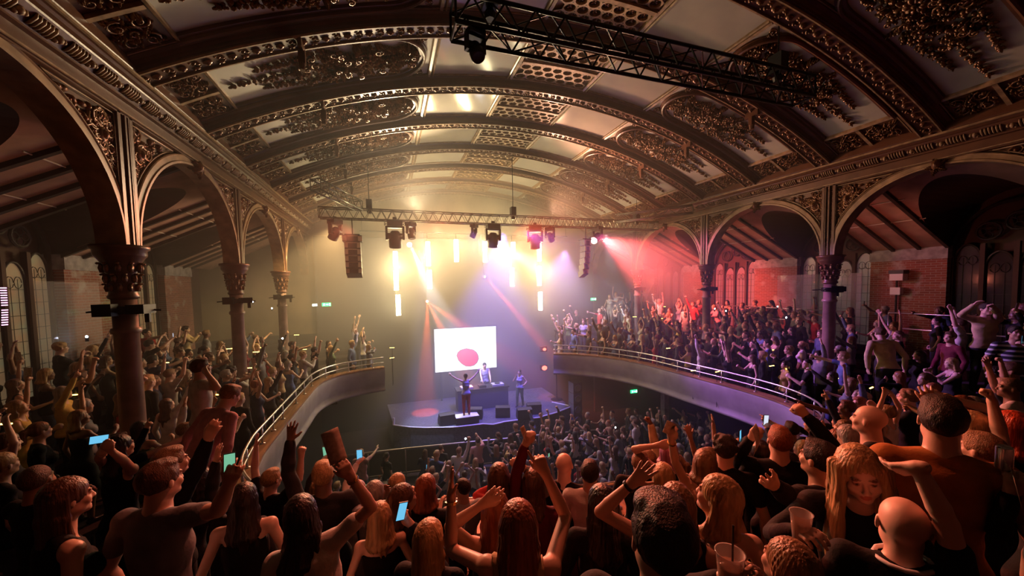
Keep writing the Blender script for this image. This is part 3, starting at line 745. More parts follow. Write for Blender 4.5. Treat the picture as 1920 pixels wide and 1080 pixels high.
# dj table
D = tag(empty('dj_table', (4.05, 16.9, 1.3)), 'dark cloth-fronted DJ table on the stage below the white screen', 'table')
b = MB(); b.box((-1.25, -.35, 0), (1.15, .35, .92)); b.obj('cloth_front', mat('navy_cloth', (.05, .045, .10), .8), D)
b = MB(); b.box((-1.3, -.4, .92), (1.2, .4, .97)); b.obj('table_top', BLACK, D)
for xx, lab in ((3.25, 'left'), (4.75, 'right')):
    P = tag(empty('disc_player', (xx, 16.85, 2.272)), 'pale DJ deck on the %s half of the stage table' % lab, 'disc player')
    b = MB(); b.box((-.28, -.2, 0), (.28, .2, .09)); b.obj('body', mat('pale_deck', (.7, .7, .75), .3, .3), P)
    b = MB(); b.lathe([(.14, 0), (.14, .02), (.12, .03)], (0, 0, .09), 16); b.obj('platter', BLACK, P)
P = tag(empty('mixer', (4.0, 16.85, 2.272)), 'small black DJ mixer between the two pale decks', 'mixer'); b = MB(); b.box((-.17, -.2, 0), (.17, .2, .10)); b.obj('body', BLACK, P)
b = MB(); [b.lathe([(.012, 0), (.012, .03)], (-.1+.05*i, -.1+.07*j, .1), 6) for i in range(5) for j in range(3)]; b.obj('knob', STEEL, P)['kind'] = 'stuff'
# wedge monitors
def wedge(x, y, rz, label, sc_=1.0):
    o = tag(empty('stage_monitor', (x, y, 1.302), rz=rz), label, 'speaker', 'black monitor wedges along the stage front'); o.scale = (sc_,)*3
    b = MB(); b.add([(-.3, -.25, 0), (.3, -.25, 0), (.3, .22, 0), (-.3, .22, 0), (-.3, -.25, .42), (.3, -.25, .42), (.3, .0, .46), (-.3, .0, .46), (-.3, .22, .14), (.3, .22, .14)],
                    [(0, 3, 2, 1), (0, 1, 5, 4), (4, 5, 6, 7), (7, 6, 9, 8), (8, 9, 2, 3), (0, 4, 7, 8, 3), (1, 2, 9, 6, 5)]); b.obj('cabinet', mat('speaker_black', (.02, .018, .018), .6), o)
    b = MB(); b.add([(-.26, .02, .45), (.26, .02, .45), (.26, .21, .16), (-.26, .21, .16)], [(0, 1, 2, 3)]); b.v = [(x_, y_+.008, z_+.008) for x_, y_, z_ in b.v]; b.obj('grille', mat('grille_grey', (.06, .06, .06), .5, .5), o)
for px, py, lab, rz in ((838, 797, 'leftmost black stage monitor, left of the white-topped riser', .1), (893, 785, 'black stage monitor just behind the white-topped riser', -.35), (945, 782, 'black stage monitor in the middle of the stage, right of the riser', -.3), (985, 786, 'black stage monitor at the lip near the standing singer', -.15), (1003, 776, 'rightmost black stage monitor behind the lip', -.2)):
    p = atZ(px, py, 1.3); wedge(p.x, p.y+.15, rz, lab, 1.05)
RX, RY = atZ(878, 797, 1.3).x, atZ(878, 797, 1.3).y+.3
o = tag(empty('stage_riser', (RX, RY, 1.302)), 'small black riser with a white top under the dancer in red', 'riser')
b = MB(); b.box((-.48, -.25, 0), (.48, .25, .30)); b.obj('box_body', mat('speaker_black', (0, 0, 0)), o)
b = MB(); b.box((-.48, -.25, .30), (.48, .25, .325)); b.obj('white_top', mat('white_board', (.8, .8, .85), .4), o)
# crowd barrier on the floor
BP = zpx([(640, 856), (690, 849), (760, 841), (860, 831), (935, 824), (1010, 816), (1090, 808), (1160, 803)], 1.05)
g = tag(empty('crowd_barrier'), 'pale metal crowd barrier standing on the floor before the stage', 'barrier')
b = MB(); b.tube(BP, .035, 8); b.obj('top_rail', mat('pale_pipe', (.6, .56, .56), .35, .5), g, True)
b = MB(); b.tube([p+Vector((0, 0, -.9)) for p in BP], .03, 6); b.obj('lower_rail', STEEL, g, True)
for p in BP:
    b = MB(); b.tube([p, (p.x, p.y, 0)], .025, 6); b.obj('leg', STEEL, g, True)
b = MB()
for p, q in zip(BP[:-1], BP[1:]):
    b.add([(p.x, p.y, .1), (q.x, q.y, .1), (q.x, q.y, 1.0), (p.x, p.y, 1.0)], [(0, 1, 2, 3)])
b.obj('mesh_panel', mat('barrier_sheet', (.12, .10, .11), .5, .4), g)

# ================================================================ trusses and lamps
def truss(p0, p1, w_, h_, label, nseg, mt, r=.025, tri=False):
    """box truss: four chords, diagonals"""
    p0, p1 = Vector(p0), Vector(p1); T = tag(empty('lighting_truss', tuple(p0)), label, 'truss'); d = p1-p0; side = Vector((-d.y, d.x, 0)).normalized()*w_/2; U = Vector((0, 0, h_/2))
    cs = [side+U, -side+U, -side-U, side-U]
    for c in cs:
        b = MB(); b.tube([c, d+c], r, 8); b.obj('chord', mt, T, True)
    b = MB()
    for i in range(nseg):
        a, e = d*(i/nseg), d*((i+1)/nseg); m_ = (a+e)/2
        for c1, c2 in ((0, 3), (1, 2)):
            b.tube([a+cs[c2], m_+cs[c1]], r*.5, 5); b.tube([m_+cs[c1], e+cs[c2]], r*.5, 5)
        for c1, c2 in ((0, 1), (3, 2)):
            if i % 2 == 0: b.tube([a+cs[c1], e+cs[c2]], r*.45, 5)
            else: b.tube([a+cs[c2], e+cs[c1]], r*.45, 5)
    for i in (0, nseg):
        a = d*(i/nseg)
        for q in range(4): b.tube([a+cs[q], a+cs[(q+1) % 4]], r*.6, 5)
    b.obj('bracing', mt, T); return T
TY = 14.5; TZ = 9.68
BLK = mat('black_steel_truss', (.03, .028, .03), .35, .7)
truss((-2.25, TY, TZ), (11.98, TY, TZ), .32, .36, 'long silver box truss hung across the hall over the stage', 38, ALU)
a_ = atZ(850, 30, 10.75); b_ = atZ(1505, 172, 10.75)
truss((a_.x, (a_.y+b_.y)/2, 10.75), (b_.x, (a_.y+b_.y)/2, 10.75), .42, .38, 'large black box truss high under the vault nearest the camera', 15, BLK, .032)
NTY = (a_.y+b_.y)/2
p = atZ(607, 352, 10.3)
truss((-1.9, 11.9, 10.0), (-.95, 14.3, 9.95), .3, .3, 'short side truss running back from the left end of the stage truss', 5, ALU)
truss((11.6, 11.9, 9.95), (9.6, 14.2, 9.9), .3, .3, 'short side truss at the right end of the stage truss', 5, ALU)
def drop(x, y, z0, label, ztop=None):
    r2 = (x-XCN)**2; zt = ztop or ZO+math.sqrt(RV*RV-r2)+.2
    g = tag(empty('chain_hoist', (x, y, z0)), label, 'hoist', 'chain hoists holding the trusses')
    b = MB(); b.tube([(0, 0, .3), (0, 0, zt-z0)], .014, 6); b.obj('chain', BLK, g)
    b = MB(); b.box((-.10, -.13, .0), (.10, .13, .34)); b.lathe([(.07, -.16), (.09, -.08), (.04, .0)], n=10); b.obj('motor', BLACK, g)
drop(4.9, TY, TZ+.2, 'chain hoist on the middle of the stage truss'); drop(-.6, TY, TZ+.2, 'chain hoist on the left of the stage truss'); drop(10.9, TY, TZ+.2, 'chain hoist on the right of the stage truss')

drop(7.2, NTY, 10.98, 'chain hoist on the right end of the near black truss'); drop(1.5, NTY, 10.98, 'chain hoist on the left end of the near black truss')
def moving_head(x, y, z, tilt, pan, label, sc_=1.0, lens=None, big=True):
    o = tag(empty('moving_head_light', (x, y, z), rz=pan), label, 'stage light', 'moving head lights under the stage truss'); o.scale = (sc_,)*3
    b = MB(); b.box((-.20, -.16, -.14), (.20, .16, 0)); b.tube([(-.22, 0, -.07), (-.27, 0, -.03), (-.27, 0, -.11), (-.22, 0, -.07)], .012, 5); b.tube([(.22, 0, -.07), (.27, 0, -.03), (.27, 0, -.11), (.22, 0, -.07)], .012, 5); b.box((-.05, -.03, 0), (.05, .03, .12)); b.obj('base', BLACK, o)
    b = MB()
    for s_ in (-1, 1): b.box((s_*.22-.03, -.07, -.50), (s_*.22+.03, .07, -.14))
    b.box((-.24, -.07, -.18), (.24, .07, -.13)); b.obj('yoke', BLACK, o)
    h = MB(); prof = [(.0, .18), (.09, .17), (.14, .10), (.15, -.02), (.17, -.08), (.165, -.28), (.14, -.30), (.13, -.29)]
    h.lathe(prof, n=18); h.box((-.19, -.10, -.04), (.19, .10, .10))
    hd = h.obj('lamp_head', BLACK, o, True); hd.location = (0, 0, -.42); hd.rotation_euler = (tilt, 0, 0)
    l = MB(); l.lathe([(0, -.285), (.13, -.285)], n=18); lo = l.obj('lens', lens or mat('dark_lens', (.05, .05, .06), .1), hd)
    return o, hd
def beam(name, frm, to, col, power, ang, blend=.25, size=.05, vol=1):
    return add_light(name, 'SPOT', frm, col, power, to, size, ang, blend, vol=vol)
WL = emis('lamp_white', (1, .97, .9), 60); RLm = emis('lamp_red', (1, .10, .06), 45); BLm = emis('lamp_blue', (.75, .85, 1), 60)
moving_head(1.25, NTY-.1, 10.56, .5, 3.4, 'black moving head under the near truss, left of its middle', .6)
LIST = [(740, 418, .25, 0, 1.35, 'large black moving head at the left of the stage truss'), (770, 420, -.2, .8, .85, 'smaller black moving head second from the left on the stage truss'),
        (889, 424, .5, .9, .72, 'small black moving head in the middle, tilted aside'), (924, 424, .25, 0, 1.25, 'large black moving head in the middle of the stage truss'),
        (1003, 427, .15, -.3, 1.3, 'large black moving head right of the middle of the stage truss'), (1031, 429, .7, -.9, .85, 'smaller black moving head beside the large right one'), (628, 415, .6, .9, 1.0, 'black moving head at the far left end of the stage truss')]
for px, py, tl, pn, s_, lab in LIST:
    p = atY(px, py, TY-.1); moving_head(p.x, TY-.1, p.z+.05, tl, pn, lab, s_)
p = atY(1119, 447, TY); o, hd = moving_head(p.x, TY-.05, p.z+.50, -.9, -1.2, 'moving head with a glaring red lamp at the right of the stage truss', 1.0, RLm)
b = MB(); b.blob((0, 0, 0), .15, .15, .15, 0, 16, 10); bo = b.obj('red_lamp', emis('lamp_red_hot', (1, .50, .42), 14), hd); bo.location = (0, 0, -.30)
beam('red_beam', (p.x+.2, TY-.15, p.z-.02), (14.5, 14.8, 6.6), (1, .12, .11), 11000, 60, .9, .1)
# vertical led tubes behind the stage on poles
TB = [(741, 470, 501), (742, 506, 546), (746, 551, 593), (802, 452, 500), (805, 505, 543), (855, 448, 492), (909, 452, 493), (962, 453, 486), (960, 501, 538), (1011, 455, 491), (1011, 498, 537), (1013, 546, 583)]
TUBE = emis('tube_warm_white', (1.0, .84, .46), 40)
WHERE = ['top of the far left column of tubes', 'middle of the far left column of tubes', 'bottom of the far left column of tubes', 'upper one of the second column', 'lower one of the second column', 'alone in the third column', 'alone behind the middle moving head', 'upper one of the fifth column', 'lower one of the fifth column', 'top of the far right column of tubes', 'middle of the far right column of tubes', 'bottom of the far right column of tubes']
for (px, y0, y1), wh in zip(TB, WHERE):
    a = atY(px, y0, 18.0); c = atY(px, y1, 18.0)
    o = tag(empty('hanging_led_tube', (a.x, 18.0, c.z)), 'glowing warm white LED tube, %s' % wh, 'stage light', 'vertical LED tubes behind the stage')
    H = a.z-c.z
    b = MB(); b.tube([(0, 0, .04), (0, 0, H-.04)], .105, 12); b.obj('tube', TUBE, o, True)
    b = MB(); b.box((-.10, .08, 0), (.10, .14, H)); b.obj('bracket', BLACK, o)
RPZ = 9.62
b = MB(); b.tube([(-1.2, 18.16, RPZ), (9.2, 18.16, RPZ)], .025, 8); PB = tag(b.obj('hanging_pipe', BLACK), 'horizontal black pipe behind the stage truss carrying the LED tubes', 'pipe')
for xx in (-1.1, 9.1):
    b = MB(); b.tube([(xx, 18.16, RPZ), (xx, 18.16, ZO+math.sqrt((RV+PD)**2-(xx-XCN)**2)+.02)], .010, 5); b.obj('suspension_wire', BLACK, PB)
for (xs, yb_), pn_ in zip(((743, 592), (804, 542), (856, 492), (909, 493), (961, 538), (1012, 583)), ('far left', 'second', 'third', 'fourth', 'fifth', 'far right')):
    a = atY(xs, yb_, 18.16); b = MB(); b.tube([(a.x, 18.16, a.z), (a.x, 18.16, RPZ)], .02, 8); tag(b.obj('hanging_pole', BLACK), 'thin black hanging pole carrying the %s column of LED tubes' % pn_, 'pole', 'poles of the LED tubes')
GL = [((.35, 17.6, 7.6), 900), ((1.75, 17.6, 8.1), 800), ((3.1, 17.6, 8.7), 420), ((4.4, 17.6, 8.7), 420), ((5.8, 17.6, 8.2), 600), ((7.25, 17.6, 7.5), 900)]
for l, pw in GL: l = (l[0], l[1], l[2]+.35); add_light('tube_glow', 'POINT', l, (1, .70, .30), pw*.38, size=.15, vol=1.6)
# beams
def lampball(px, py, Y, mt, r, label, tgt=None):
    p = atY(px, py, Y); o = tag(empty('hanging_spot_lamp', tuple(p)), label, 'stage light')
    b = MB(); b.blob((0, 0, 0), r, r, r, 0, 12, 8); b.obj('lens', mt, o, True)
    b = MB(); b.lathe([(0, .22), (r*1.1, .20), (r*1.25, .0)], (0, .02, 0), 12, (0, 1, 0)); b.obj('housing', BLACK, o, True)
    b = MB(); b.tube([(0, .12, 0), (0, 18.16-p.y, RPZ-p.z)], .007, 6); b.obj('hanging_cable', BLACK, o)
    return p
p = lampball(768, 459, 17.0, WL, .10, 'white spot lamp with a beam slanting down, left of the tubes'); beam('white_beam', p+Vector((.02, -.14, -.02)), atY(815, 560, 17.2), (.95, .96, 1), 9000, 17, .3, .04)
p = lampball(931, 461, 17.0, BLm, .08, 'pale blue spot lamp right of the middle moving head'); beam('blue_beam', p+Vector((.02, -.14, -.02)), atY(1010, 500, 16.8), (.60, .72, 1), 5000, 24, .4, .04)
p = lampball(801, 565, 17.4, RLm, .06, 'small orange-red spot lamp above the left edge of the screen')
for tx, ty in ((800, 640), (835, 630), (880, 620)): beam('red_beam', p+Vector((0, -.12, -.01)), atY(tx, ty, 17.2), (1, .10, .03), 7500, 15, .5, .03)
p = lampball(909, 519, 17.4, RLm, .05, 'small orange-red spot lamp between the tubes'); beam('red_beam', p+Vector((0, -.12, -.01)), atY(1000, 625, 16.6), (1, .08, .03), 20000, 8, .4, .02)
# line arrays
def array(px, y0, y1, label, w0, sgn):
    a = atY(px, y0, TY); c = atY(px, y1, TY); n = 6; H = (a.z-c.z)/n
    o = tag(empty('line_array_speaker', (a.x, TY, a.z)), label, 'speaker')
    for i in range(n):
        an = -.04*i*i*.35; b = MB(); w_ = w0 if i else w0*1.25
        b.box((-w_, -.2, -H+.02), (w_, .25, 0)); e = b.obj('cabinet', mat('speaker_black', (0, 0, 0)), o); e.location = (sgn*.0, .01*i*i, -H*i); e.rotation_euler = (an, 0, 0)
        b = MB()
        t_ = w_*.42; b.box((-w_-.004, -.21, -H+.035), (-w_+t_, -.202, -.015)); b.box((w_-t_, -.21, -H+.035), (w_+.004, -.202, -.015)); b.box((-w_, -.21, -.04), (w_, -.202, -.015)); b.obj('pale_baffle', mat('pale_baffle', (.92, .86, .74), .45), e)
    b = MB(); b.tube([(0, 0, 0), (0, 0, TZ-.13-a.z)], .02, 6); b.box((-.25, -.2, 0), (.25, .2, .04)); b.obj('flying_frame', BLACK, o)
array(1098, 450, 518, 'curved hanging stack of speakers with pale fronts right of the tubes', .13, 1)
array(661, 442, 518, 'hanging stack of speakers left of the tubes, dim in the haze', .26, -1)
# red lamps on a stand at stage right, cable tower
p = atZ(1022, 722, 1.3); p = Vector((7.75, 16.6, 1.3))
o = tag(empty('lamp_stand', tuple(p)), 'upright stand with two red glowing lamps at the right side of the stage', 'stand')
b = MB(); b.tube([(0, 0, 0), (0, 0, 2.3)], .03, 8); b.lathe([(.3, 0), (.3, .02), (.03, .05)], n=12); b.obj('pole', BLACK, o)
for pz, r in ((655, .09), (690, .14)):
    q = atY(1021, pz, 16.5); b = MB(); b.blob((q.x-p.x, -.1, q.z-p.z), r, r*.6, r*.8, 0, 10, 6); b.obj('red_lamp', emis('lamp_red_dim', (1, .12, .08), 5), o)
    b = MB(); b.box((q.x-p.x-.16, -.05, q.z-p.z-.13), (q.x-p.x+.16, .12, q.z-p.z+.13)); b.obj('lamp_body', BLACK, o)
q = atZ(1077, 765, 1.3); o = tag(empty('floor_speaker_stack', (q.x+.1, q.y+.1, 0)), 'grey speaker stack standing right of the stage corner', 'speaker')
for i in range(5):
    b = MB(); b.box((-.22, -.25, .02+i*.5), (.22, .25, .5+i*.5)); e = b.obj('cabinet', mat('worn_grey_cabinet', (.16, .16, .19), .6), o)
    b = MB(); b.lathe([(.16, 0), (.15, .02), (.03, .0)], (0, -.255, .26+i*.5), 14, (0, -1, 0)); b.obj('cone', mat('cone_grey', (.3, .3, .34), .5), e)
# ---- signs
def exit_sign(p, rz, w_, label, strg=5, arrow=True):
    o = tag(empty('exit_sign', tuple(p), rz=rz), label, 'sign'); h = w_*.42
    b = MB(); b.box((-w_/2, 0, -h/2), (w_/2, .05, h/2)); b.obj('green_panel', emis('sign_green', (.02, .75, .22), strg), o)
    WH = emis('sign_white', (.85, 1, .9), strg*1.1)
    b = MB()
    a = w_*.5
    if arrow: b.box((-a*.1, -.008, -h*.06), (a*.40, -.002, h*.06)); b.add([(a*.5, -.008, 0), (a*.30, -.008, h*.22), (a*.30, -.008, -h*.22)], [(0, 1, 2)]); b.add([(-a*.10, -.008, 0), (a*.05, -.008, h*.2), (a*.05, -.008, -h*.2)], [(0, 1, 2)])
    b.box((a*.62, -.008, -h*.34), (a*.9, -.002, h*.34)); b.obj('arrow', WH, o)
    b = MB(); b.map = lambda x, y, z: (x-a*.5, -.006+z*.2, y)
    b.blob((.0, h*.27, 0), h*.09, h*.09, .01, 0, 8, 2, True); b.blob((-.02*w_, h*.05, 0), h*.09, h*.2, .01, -.3, 8, 2, True); b.blob((-.07*w_, -h*.2, 0), h*.05, h*.18, .01, -.7, 8, 2, True); b.blob((.05*w_, -h*.2, 0), h*.05, h*.18, .01, .6, 8, 2, True); b.blob((.06*w_, h*.1, 0), h*.16, h*.045, .01, .3, 8, 2, True); b.blob((-.08*w_, h*.1, 0), h*.14, h*.045, .01, .6, 8, 2, True)
    b.obj('running_figure', WH, o)
exit_sign(atY(612, 571, 19.34), 0, .38, 'green exit sign on the far left end wall, right of a small white light', 4)
p = atY(590, 572, 19.34); b = MB(); b.box((p.x-.1, 19.32, p.z-.05), (p.x+.1, 19.41, p.z+.05)); tag(b.obj('emergency_light', emis('sign_white2', (.8, 1, .85), 5)), 'small white emergency light left of the far green exit sign', 'light')
exit_sign(atY(1113, 561, 19.34), 0, .34, 'pale green exit sign on the end wall near the singers on the right', 7)
exit_sign(atY(1189, 734, 17.5), 0, .42, 'bright green exit sign under the right balcony', 6)
b = MB(); b.box((10.5, 17.55, 0), (13.5, 17.7, 2.85)); struct(b.obj('wall_under_balcony', WALLM))
exit_sign(atX(219, 581, -7.6), math.pi/2, .3, 'small green exit sign on the left aisle brick wall', 4)
# white boxes and conduit on the right brick pier
p = atX(1689, 519, 16.2); q = atX(1684, 545, 16.2)
o = tag(empty('wall_speaker', (16.22, p.y, p.z)), 'upper white box with a black top on the right brick pier', 'speaker'); b = MB(); b.box((-.28, -.17, -.12), (0, .17, .10)); b.obj('white_case', mat('white_plastic', (.75, .72, .74), .4), o); b = MB(); b.box((-.3, -.19, .10), (0, .19, .22)); b.obj('black_top', BLACK, o)
o = tag(empty('junction_box', (16.22, q.y, q.z)), 'lower white box with a pipe on the right brick pier', 'box'); b = MB(); b.box((-.2, -.13, -.13), (0, .13, .11)); b.obj('white_case', mat('white_plastic', (0, 0, 0)), o); b = MB(); b.tube([(-.05, .03, -.13), (-.05, .03, -1.1)], .03, 8); b.tube([(-.05, .03, .11), (-.05, .03, .45)], .03, 8); b.obj('conduit', BLACK, o)
# glass wind screens by the aisle windows
GLS = mat('clear_glass_sheet', (.75, .74, .78), .06, alpha=.13)
for (y0_, y1_, X, zt, lab, nm) in ((8.4, 11.35, 15.6, 7.25, 'tall clear glass screen in front of the frosted window on the right', 'glass_screen'), (11.0, 12.9, -7.4, 7.3, 'tall clear glass screen in front of the stained windows on the left', 'glass_screen')):
    b = MB(); b.box((X, y0_, 4.6), (X+.012, y1_, zt)); tag(b.obj(nm, GLS), lab, 'screen')
o = tag(empty('led_reflection', tuple(atX(6, 572, -7.35))), 'ladder of pinkish-white LED reflections at the far left edge, in the glass', 'light')  # glowing bars stand in for an LED reflection in the glass
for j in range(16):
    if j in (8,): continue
    q = atX(9-(abs(j-8)*.35 if j < 8 else 0), 540+j*4.6, -7.35)-o.location; b = MB(); b.box((q.x-.01, q.y-.055, q.z-.010), (q.x+.01, q.y+.055, q.z+.010)); b.obj('reflection_bar', emis('pink_white_reflection', (1, .5, .85), 2.5), o)
# haze of the smoke machines: thin toward the audience, thicker round the stage
def haze(name, y0, dens, label):
    hz_ = MB(); hz_.box((WLX+.1, y0, .02), (WRX-.1, YE-.02, 12.7)); HZ = tag(hz_.obj(name, None), label, 'haze', None, 'stuff')
    hm = bpy.data.materials.new(name); hm.use_nodes = True; nt = hm.node_tree; nt.nodes.clear()
    out = nt.nodes.new('ShaderNodeOutputMaterial'); vs_ = nt.nodes.new('ShaderNodeVolumeScatter'); vs_.inputs['Color'].default_value = (1, .98, .95, 1); vs_.inputs['Density'].default_value = dens; vs_.inputs['Anisotropy'].default_value = .2
    nt.links.new(vs_.outputs[0], out.inputs['Volume']); HZ.data.materials.clear(); HZ.data.materials.append(hm)
haze('stage_haze', 6.5, .012, 'thin smoke haze filling the hall toward the stage')
haze('smoke_haze', 14.6, .030, 'thicker smoke haze hanging under the stage truss')
haze('smoke_bank', 15.6, .050, 'densest bank of smoke round the glowing LED tubes')
pl = MB(); pl.blob((0, 0, 0), 3.3, 1.7, 1.9, 0, 32, 16); PL = pl.obj('smoke_plume', None, None, True, (11.6, 14.6, 7.9)); PL.rotation_euler = (0, .35, .1); tag(PL, 'dense plume of smoke lit red beside the red lamp', 'haze', None, 'stuff')
pm_ = bpy.data.materials.new('smoke_plume'); pm_.use_nodes = True; nt = pm_.node_tree; nt.nodes.clear(); out = nt.nodes.new('ShaderNodeOutputMaterial'); vs_ = nt.nodes.new('ShaderNodeVolumeScatter'); vs_.inputs['Density'].default_value = .10; nt.links.new(vs_.outputs[0], out.inputs['Volume']); PL.data.materials.clear(); PL.data.materials.append(pm_)
# ================================================================ people (bodies grown as one smooth surface)
import openvdb
def V(*a): return np.array(a, dtype=np.float64)
def rot(axis, a):
    c, s = math.cos(a), math.sin(a)
    return {'x': np.array([[1,0,0],[0,c,-s],[0,s,c]]), 'y': np.array([[c,0,s],[0,1,0],[-s,0,c]]), 'z': np.array([[c,-s,0],[s,c,0],[0,0,1]])}[axis]
def nrm(v): return v/(np.linalg.norm(v)+1e-9)
class Field:
    """a list of soft primitives, turned into one closed surface"""
    def __init__(s): s.ops = []
    def cone(s, a, b, ra, rb, k=.02, m=1): s.ops.append(('c', np.array(a, float), np.array(b, float), ra, rb, k, m))
    def ell(s, c, r, R=None, k=.02, m=1): s.ops.append(('e', np.array(c, float), np.array(r, float), np.eye(3) if R is None else R, 0, k, m))
    def plane(s, p, n): s.ops.append(('p', np.array(p, float), nrm(np.array(n, float)), 0, 0, 0, 0))     # keeps the side n points away from
    def surface(s, vox, grow=0, disp=None, mingrow=0):
        lo, hi = np.full(3, 9.), np.full(3, -9.)
        for o in s.ops:
            if o[6] != 1: continue
            if o[0] == 'c':
                r = max(o[3], o[4])+grow
                lo = np.minimum(lo, np.minimum(o[1], o[2])-r); hi = np.maximum(hi, np.maximum(o[1], o[2])+r)
            elif o[0] == 'e': r = o[2].max()+grow; lo = np.minimum(lo, o[1]-r); hi = np.maximum(hi, o[1]+r)
        lo -= 3*vox; hi += 3*vox; n = np.ceil((hi-lo)/vox).astype(int)+1
        D = np.full(n, .08, np.float32); ax = [lo[i]+vox*np.arange(n[i]) for i in range(3)]
        for ty, a, b, p, q, k, m in s.ops:
            if ty == 'p':
                d = (ax[0][:, None, None]-a[0])*b[0]+(ax[1][None, :, None]-a[1])*b[1]+(ax[2][None, None, :]-a[2])*b[2]
                D = np.maximum(D, d.astype(np.float32)); continue
            if ty == 'c': l_, h_ = np.minimum(a, b)-max(p, q), np.maximum(a, b)+max(p, q)
            else: l_, h_ = a-b.max(), a+b.max()
            pad = grow+k+2.5*vox+.01
            i0 = np.clip(np.floor((l_-pad-lo)/vox).astype(int), 0, n-1); i1 = np.clip(np.ceil((h_+pad-lo)/vox).astype(int)+1, 1, n)
            if (i1 <= i0).any(): continue
            sl = tuple(slice(u, v) for u, v in zip(i0, i1))
            X = ax[0][sl[0]][:, None, None]-a[0]; Y = ax[1][sl[1]][None, :, None]-a[1]; Z = ax[2][sl[2]][None, None, :]-a[2]
            if ty == 'c':
                ba = b-a; L2 = max(ba@ba, 1e-9); h = np.clip((X*ba[0]+Y*ba[1]+Z*ba[2])/L2, 0, 1)
                d = np.sqrt((X-h*ba[0])**2+(Y-h*ba[1])**2+(Z-h*ba[2])**2)-(p+(q-p)*h)
            else:
                Rm = p
                x = (X*Rm[0, 0]+Y*Rm[1, 0]+Z*Rm[2, 0])/b[0]; y = (X*Rm[0, 1]+Y*Rm[1, 1]+Z*Rm[2, 1])/b[1]; z = (X*Rm[0, 2]+Y*Rm[1, 2]+Z*Rm[2, 2])/b[2]
                k0 = np.sqrt(x*x+y*y+z*z); d = k0*(k0-1)/(np.sqrt((x/b[0])**2+(y/b[1])**2+(z/b[2])**2)+1e-9)
                d = np.where(k0 < .05, -b.min(), d)
            d = d.astype(np.float32)
            E = D[sl]
            if m == 1:
                d = d-np.float32(grow)
                h = np.clip(.5+.5*(E-d)/k, 0, 1); D[sl] = E+(d-E)*h-k*h*(1-h)
            else:
                d = -d; h = np.clip(.5-.5*(E-d)/k, 0, 1) if k else None
                h = np.clip(.5-.5*(E-d)/max(k, 1e-4), 0, 1); D[sl] = E+(d-E)*h+max(k, 1e-4)*h*(1-h)
        if disp is not None: D = D+disp(ax[0][:, None, None], ax[1][None, :, None], ax[2][None, None, :]).astype(np.float32)
        g = openvdb.FloatGrid(background=.08); g.copyFromArray(D, tolerance=0)
        P, Q = g.convertToQuads(isovalue=0.0)
        return P.astype(np.float64)*vox+lo, Q
def to_mesh(name, P, Q, mats, tint=None, flip=True):
    me = bpy.data.meshes.new(name); n, m = len(P), len(Q)
    me.vertices.add(n); me.vertices.foreach_set('co', P.astype(np.float32).ravel())
    me.loops.add(4*m); me.loops.foreach_set('vertex_index', (Q[:, ::-1] if flip else Q).astype(np.int32).ravel())
    me.polygons.add(m); me.polygons.foreach_set('loop_start', np.arange(0, 4*m, 4, dtype=np.int32)); me.polygons.foreach_set('loop_total', np.full(m, 4, np.int32))
    me.polygons.foreach_set('use_smooth', np.ones(m, bool))
    me.materials.append(mats)
    if tint is not None:
        ca = me.color_attributes.new('tint', 'FLOAT_COLOR', 'POINT'); ca.data.foreach_set('color', np.concatenate([tint, np.ones((n, 1))], 1).astype(np.float32).ravel())
    me.update(calc_edges=True); me.validate(); return me
def ik(S, T, l1, l2, hint):
    d = T-S; L = np.linalg.norm(d); L = min(max(L, abs(l1-l2)+.03), (l1+l2)*.995); u = nrm(d)
    T = S+u*L; a = (l1*l1-l2*l2+L*L)/(2*L); h = math.sqrt(max(l1*l1-a*a, 0)); w_ = nrm(hint-u*(hint@u)); return S+u*a+w_*h, T
CURL = {'open': (.10, .15, .10), 'relax': (.45, .45, .3), 'fist': (1.35, 1.6, 1.1), 'hold': (.75, .7, .45), 'flat': (.05, .05, .03)}
def hand(F_, W, d, n, side, kind, fr=.0086, sc=1.0):
    """wrist W, pointing d, palm normal n; side +1 when the thumb lies toward cross(d,n)"""
    d = nrm(d); n = nrm(n-d*(n@d)); t = np.cross(d, n)*side          # t: toward the thumb
    tips = []
    for i, (o, l0) in enumerate(((.028, .88), (.009, .92), (-.010, .88), (-.027, .80))):
        F_.cone(W+t*o*.5*sc, W+(d*.088*l0+t*o)*sc, .0165*sc, .013*sc, .012)
    F_.cone(W-d*.02, W+d*.02, .023*sc, .024*sc, .012)
    for i, (o, ln) in enumerate(((.030, .072), (.010, .081), (-.011, .075), (-.030, .058))):
        kk = kind
        if kind == 'point': kk = 'flat' if i == 0 else 'fist'
        if kind == 'vee': kk = 'flat' if i < 2 else 'fist'
        c = CURL.get(kk, CURL['open']); p = W+(d*.088*(.88, .92, .88, .80)[i]+t*o)*sc
        sp = (.16, .04, -.08, -.20)[i]*(1.5 if kind == 'open' else (.5 if kind != 'vee' else 2.2)); a = 0; dd = nrm(d+t*sp)
        for j, f in enumerate((.46, .31, .23)):
            a += c[j]*(.85+.1*((i*7+j*3) % 4)/3); q = p+(dd*math.cos(a)+n*math.sin(a))*ln*f*sc
            F_.cone(p, q, fr*(1.08-.07*j), fr*(1.0-.08*j), .0035); p = q
        tips.append(p)
    th = W+(d*.022+t*.022)*sc; a = .95 if kind in ('open', 'flat') else .55
    u = nrm(d*math.cos(a)+t*math.sin(a)+n*(.25 if kind != 'fist' else .7))
    q = th+u*.046*sc; F_.cone(th, q, .0145*sc, fr*1.2, .008); u2 = nrm(u+d*.5+n*(.2 if kind in ('open', 'flat') else .7)-t*(.0 if kind == 'open' else .35)); F_.cone(q, q+u2*.034*sc, fr*1.18, fr*.95, .004)
    return W+d*.07*sc
class P_: pass
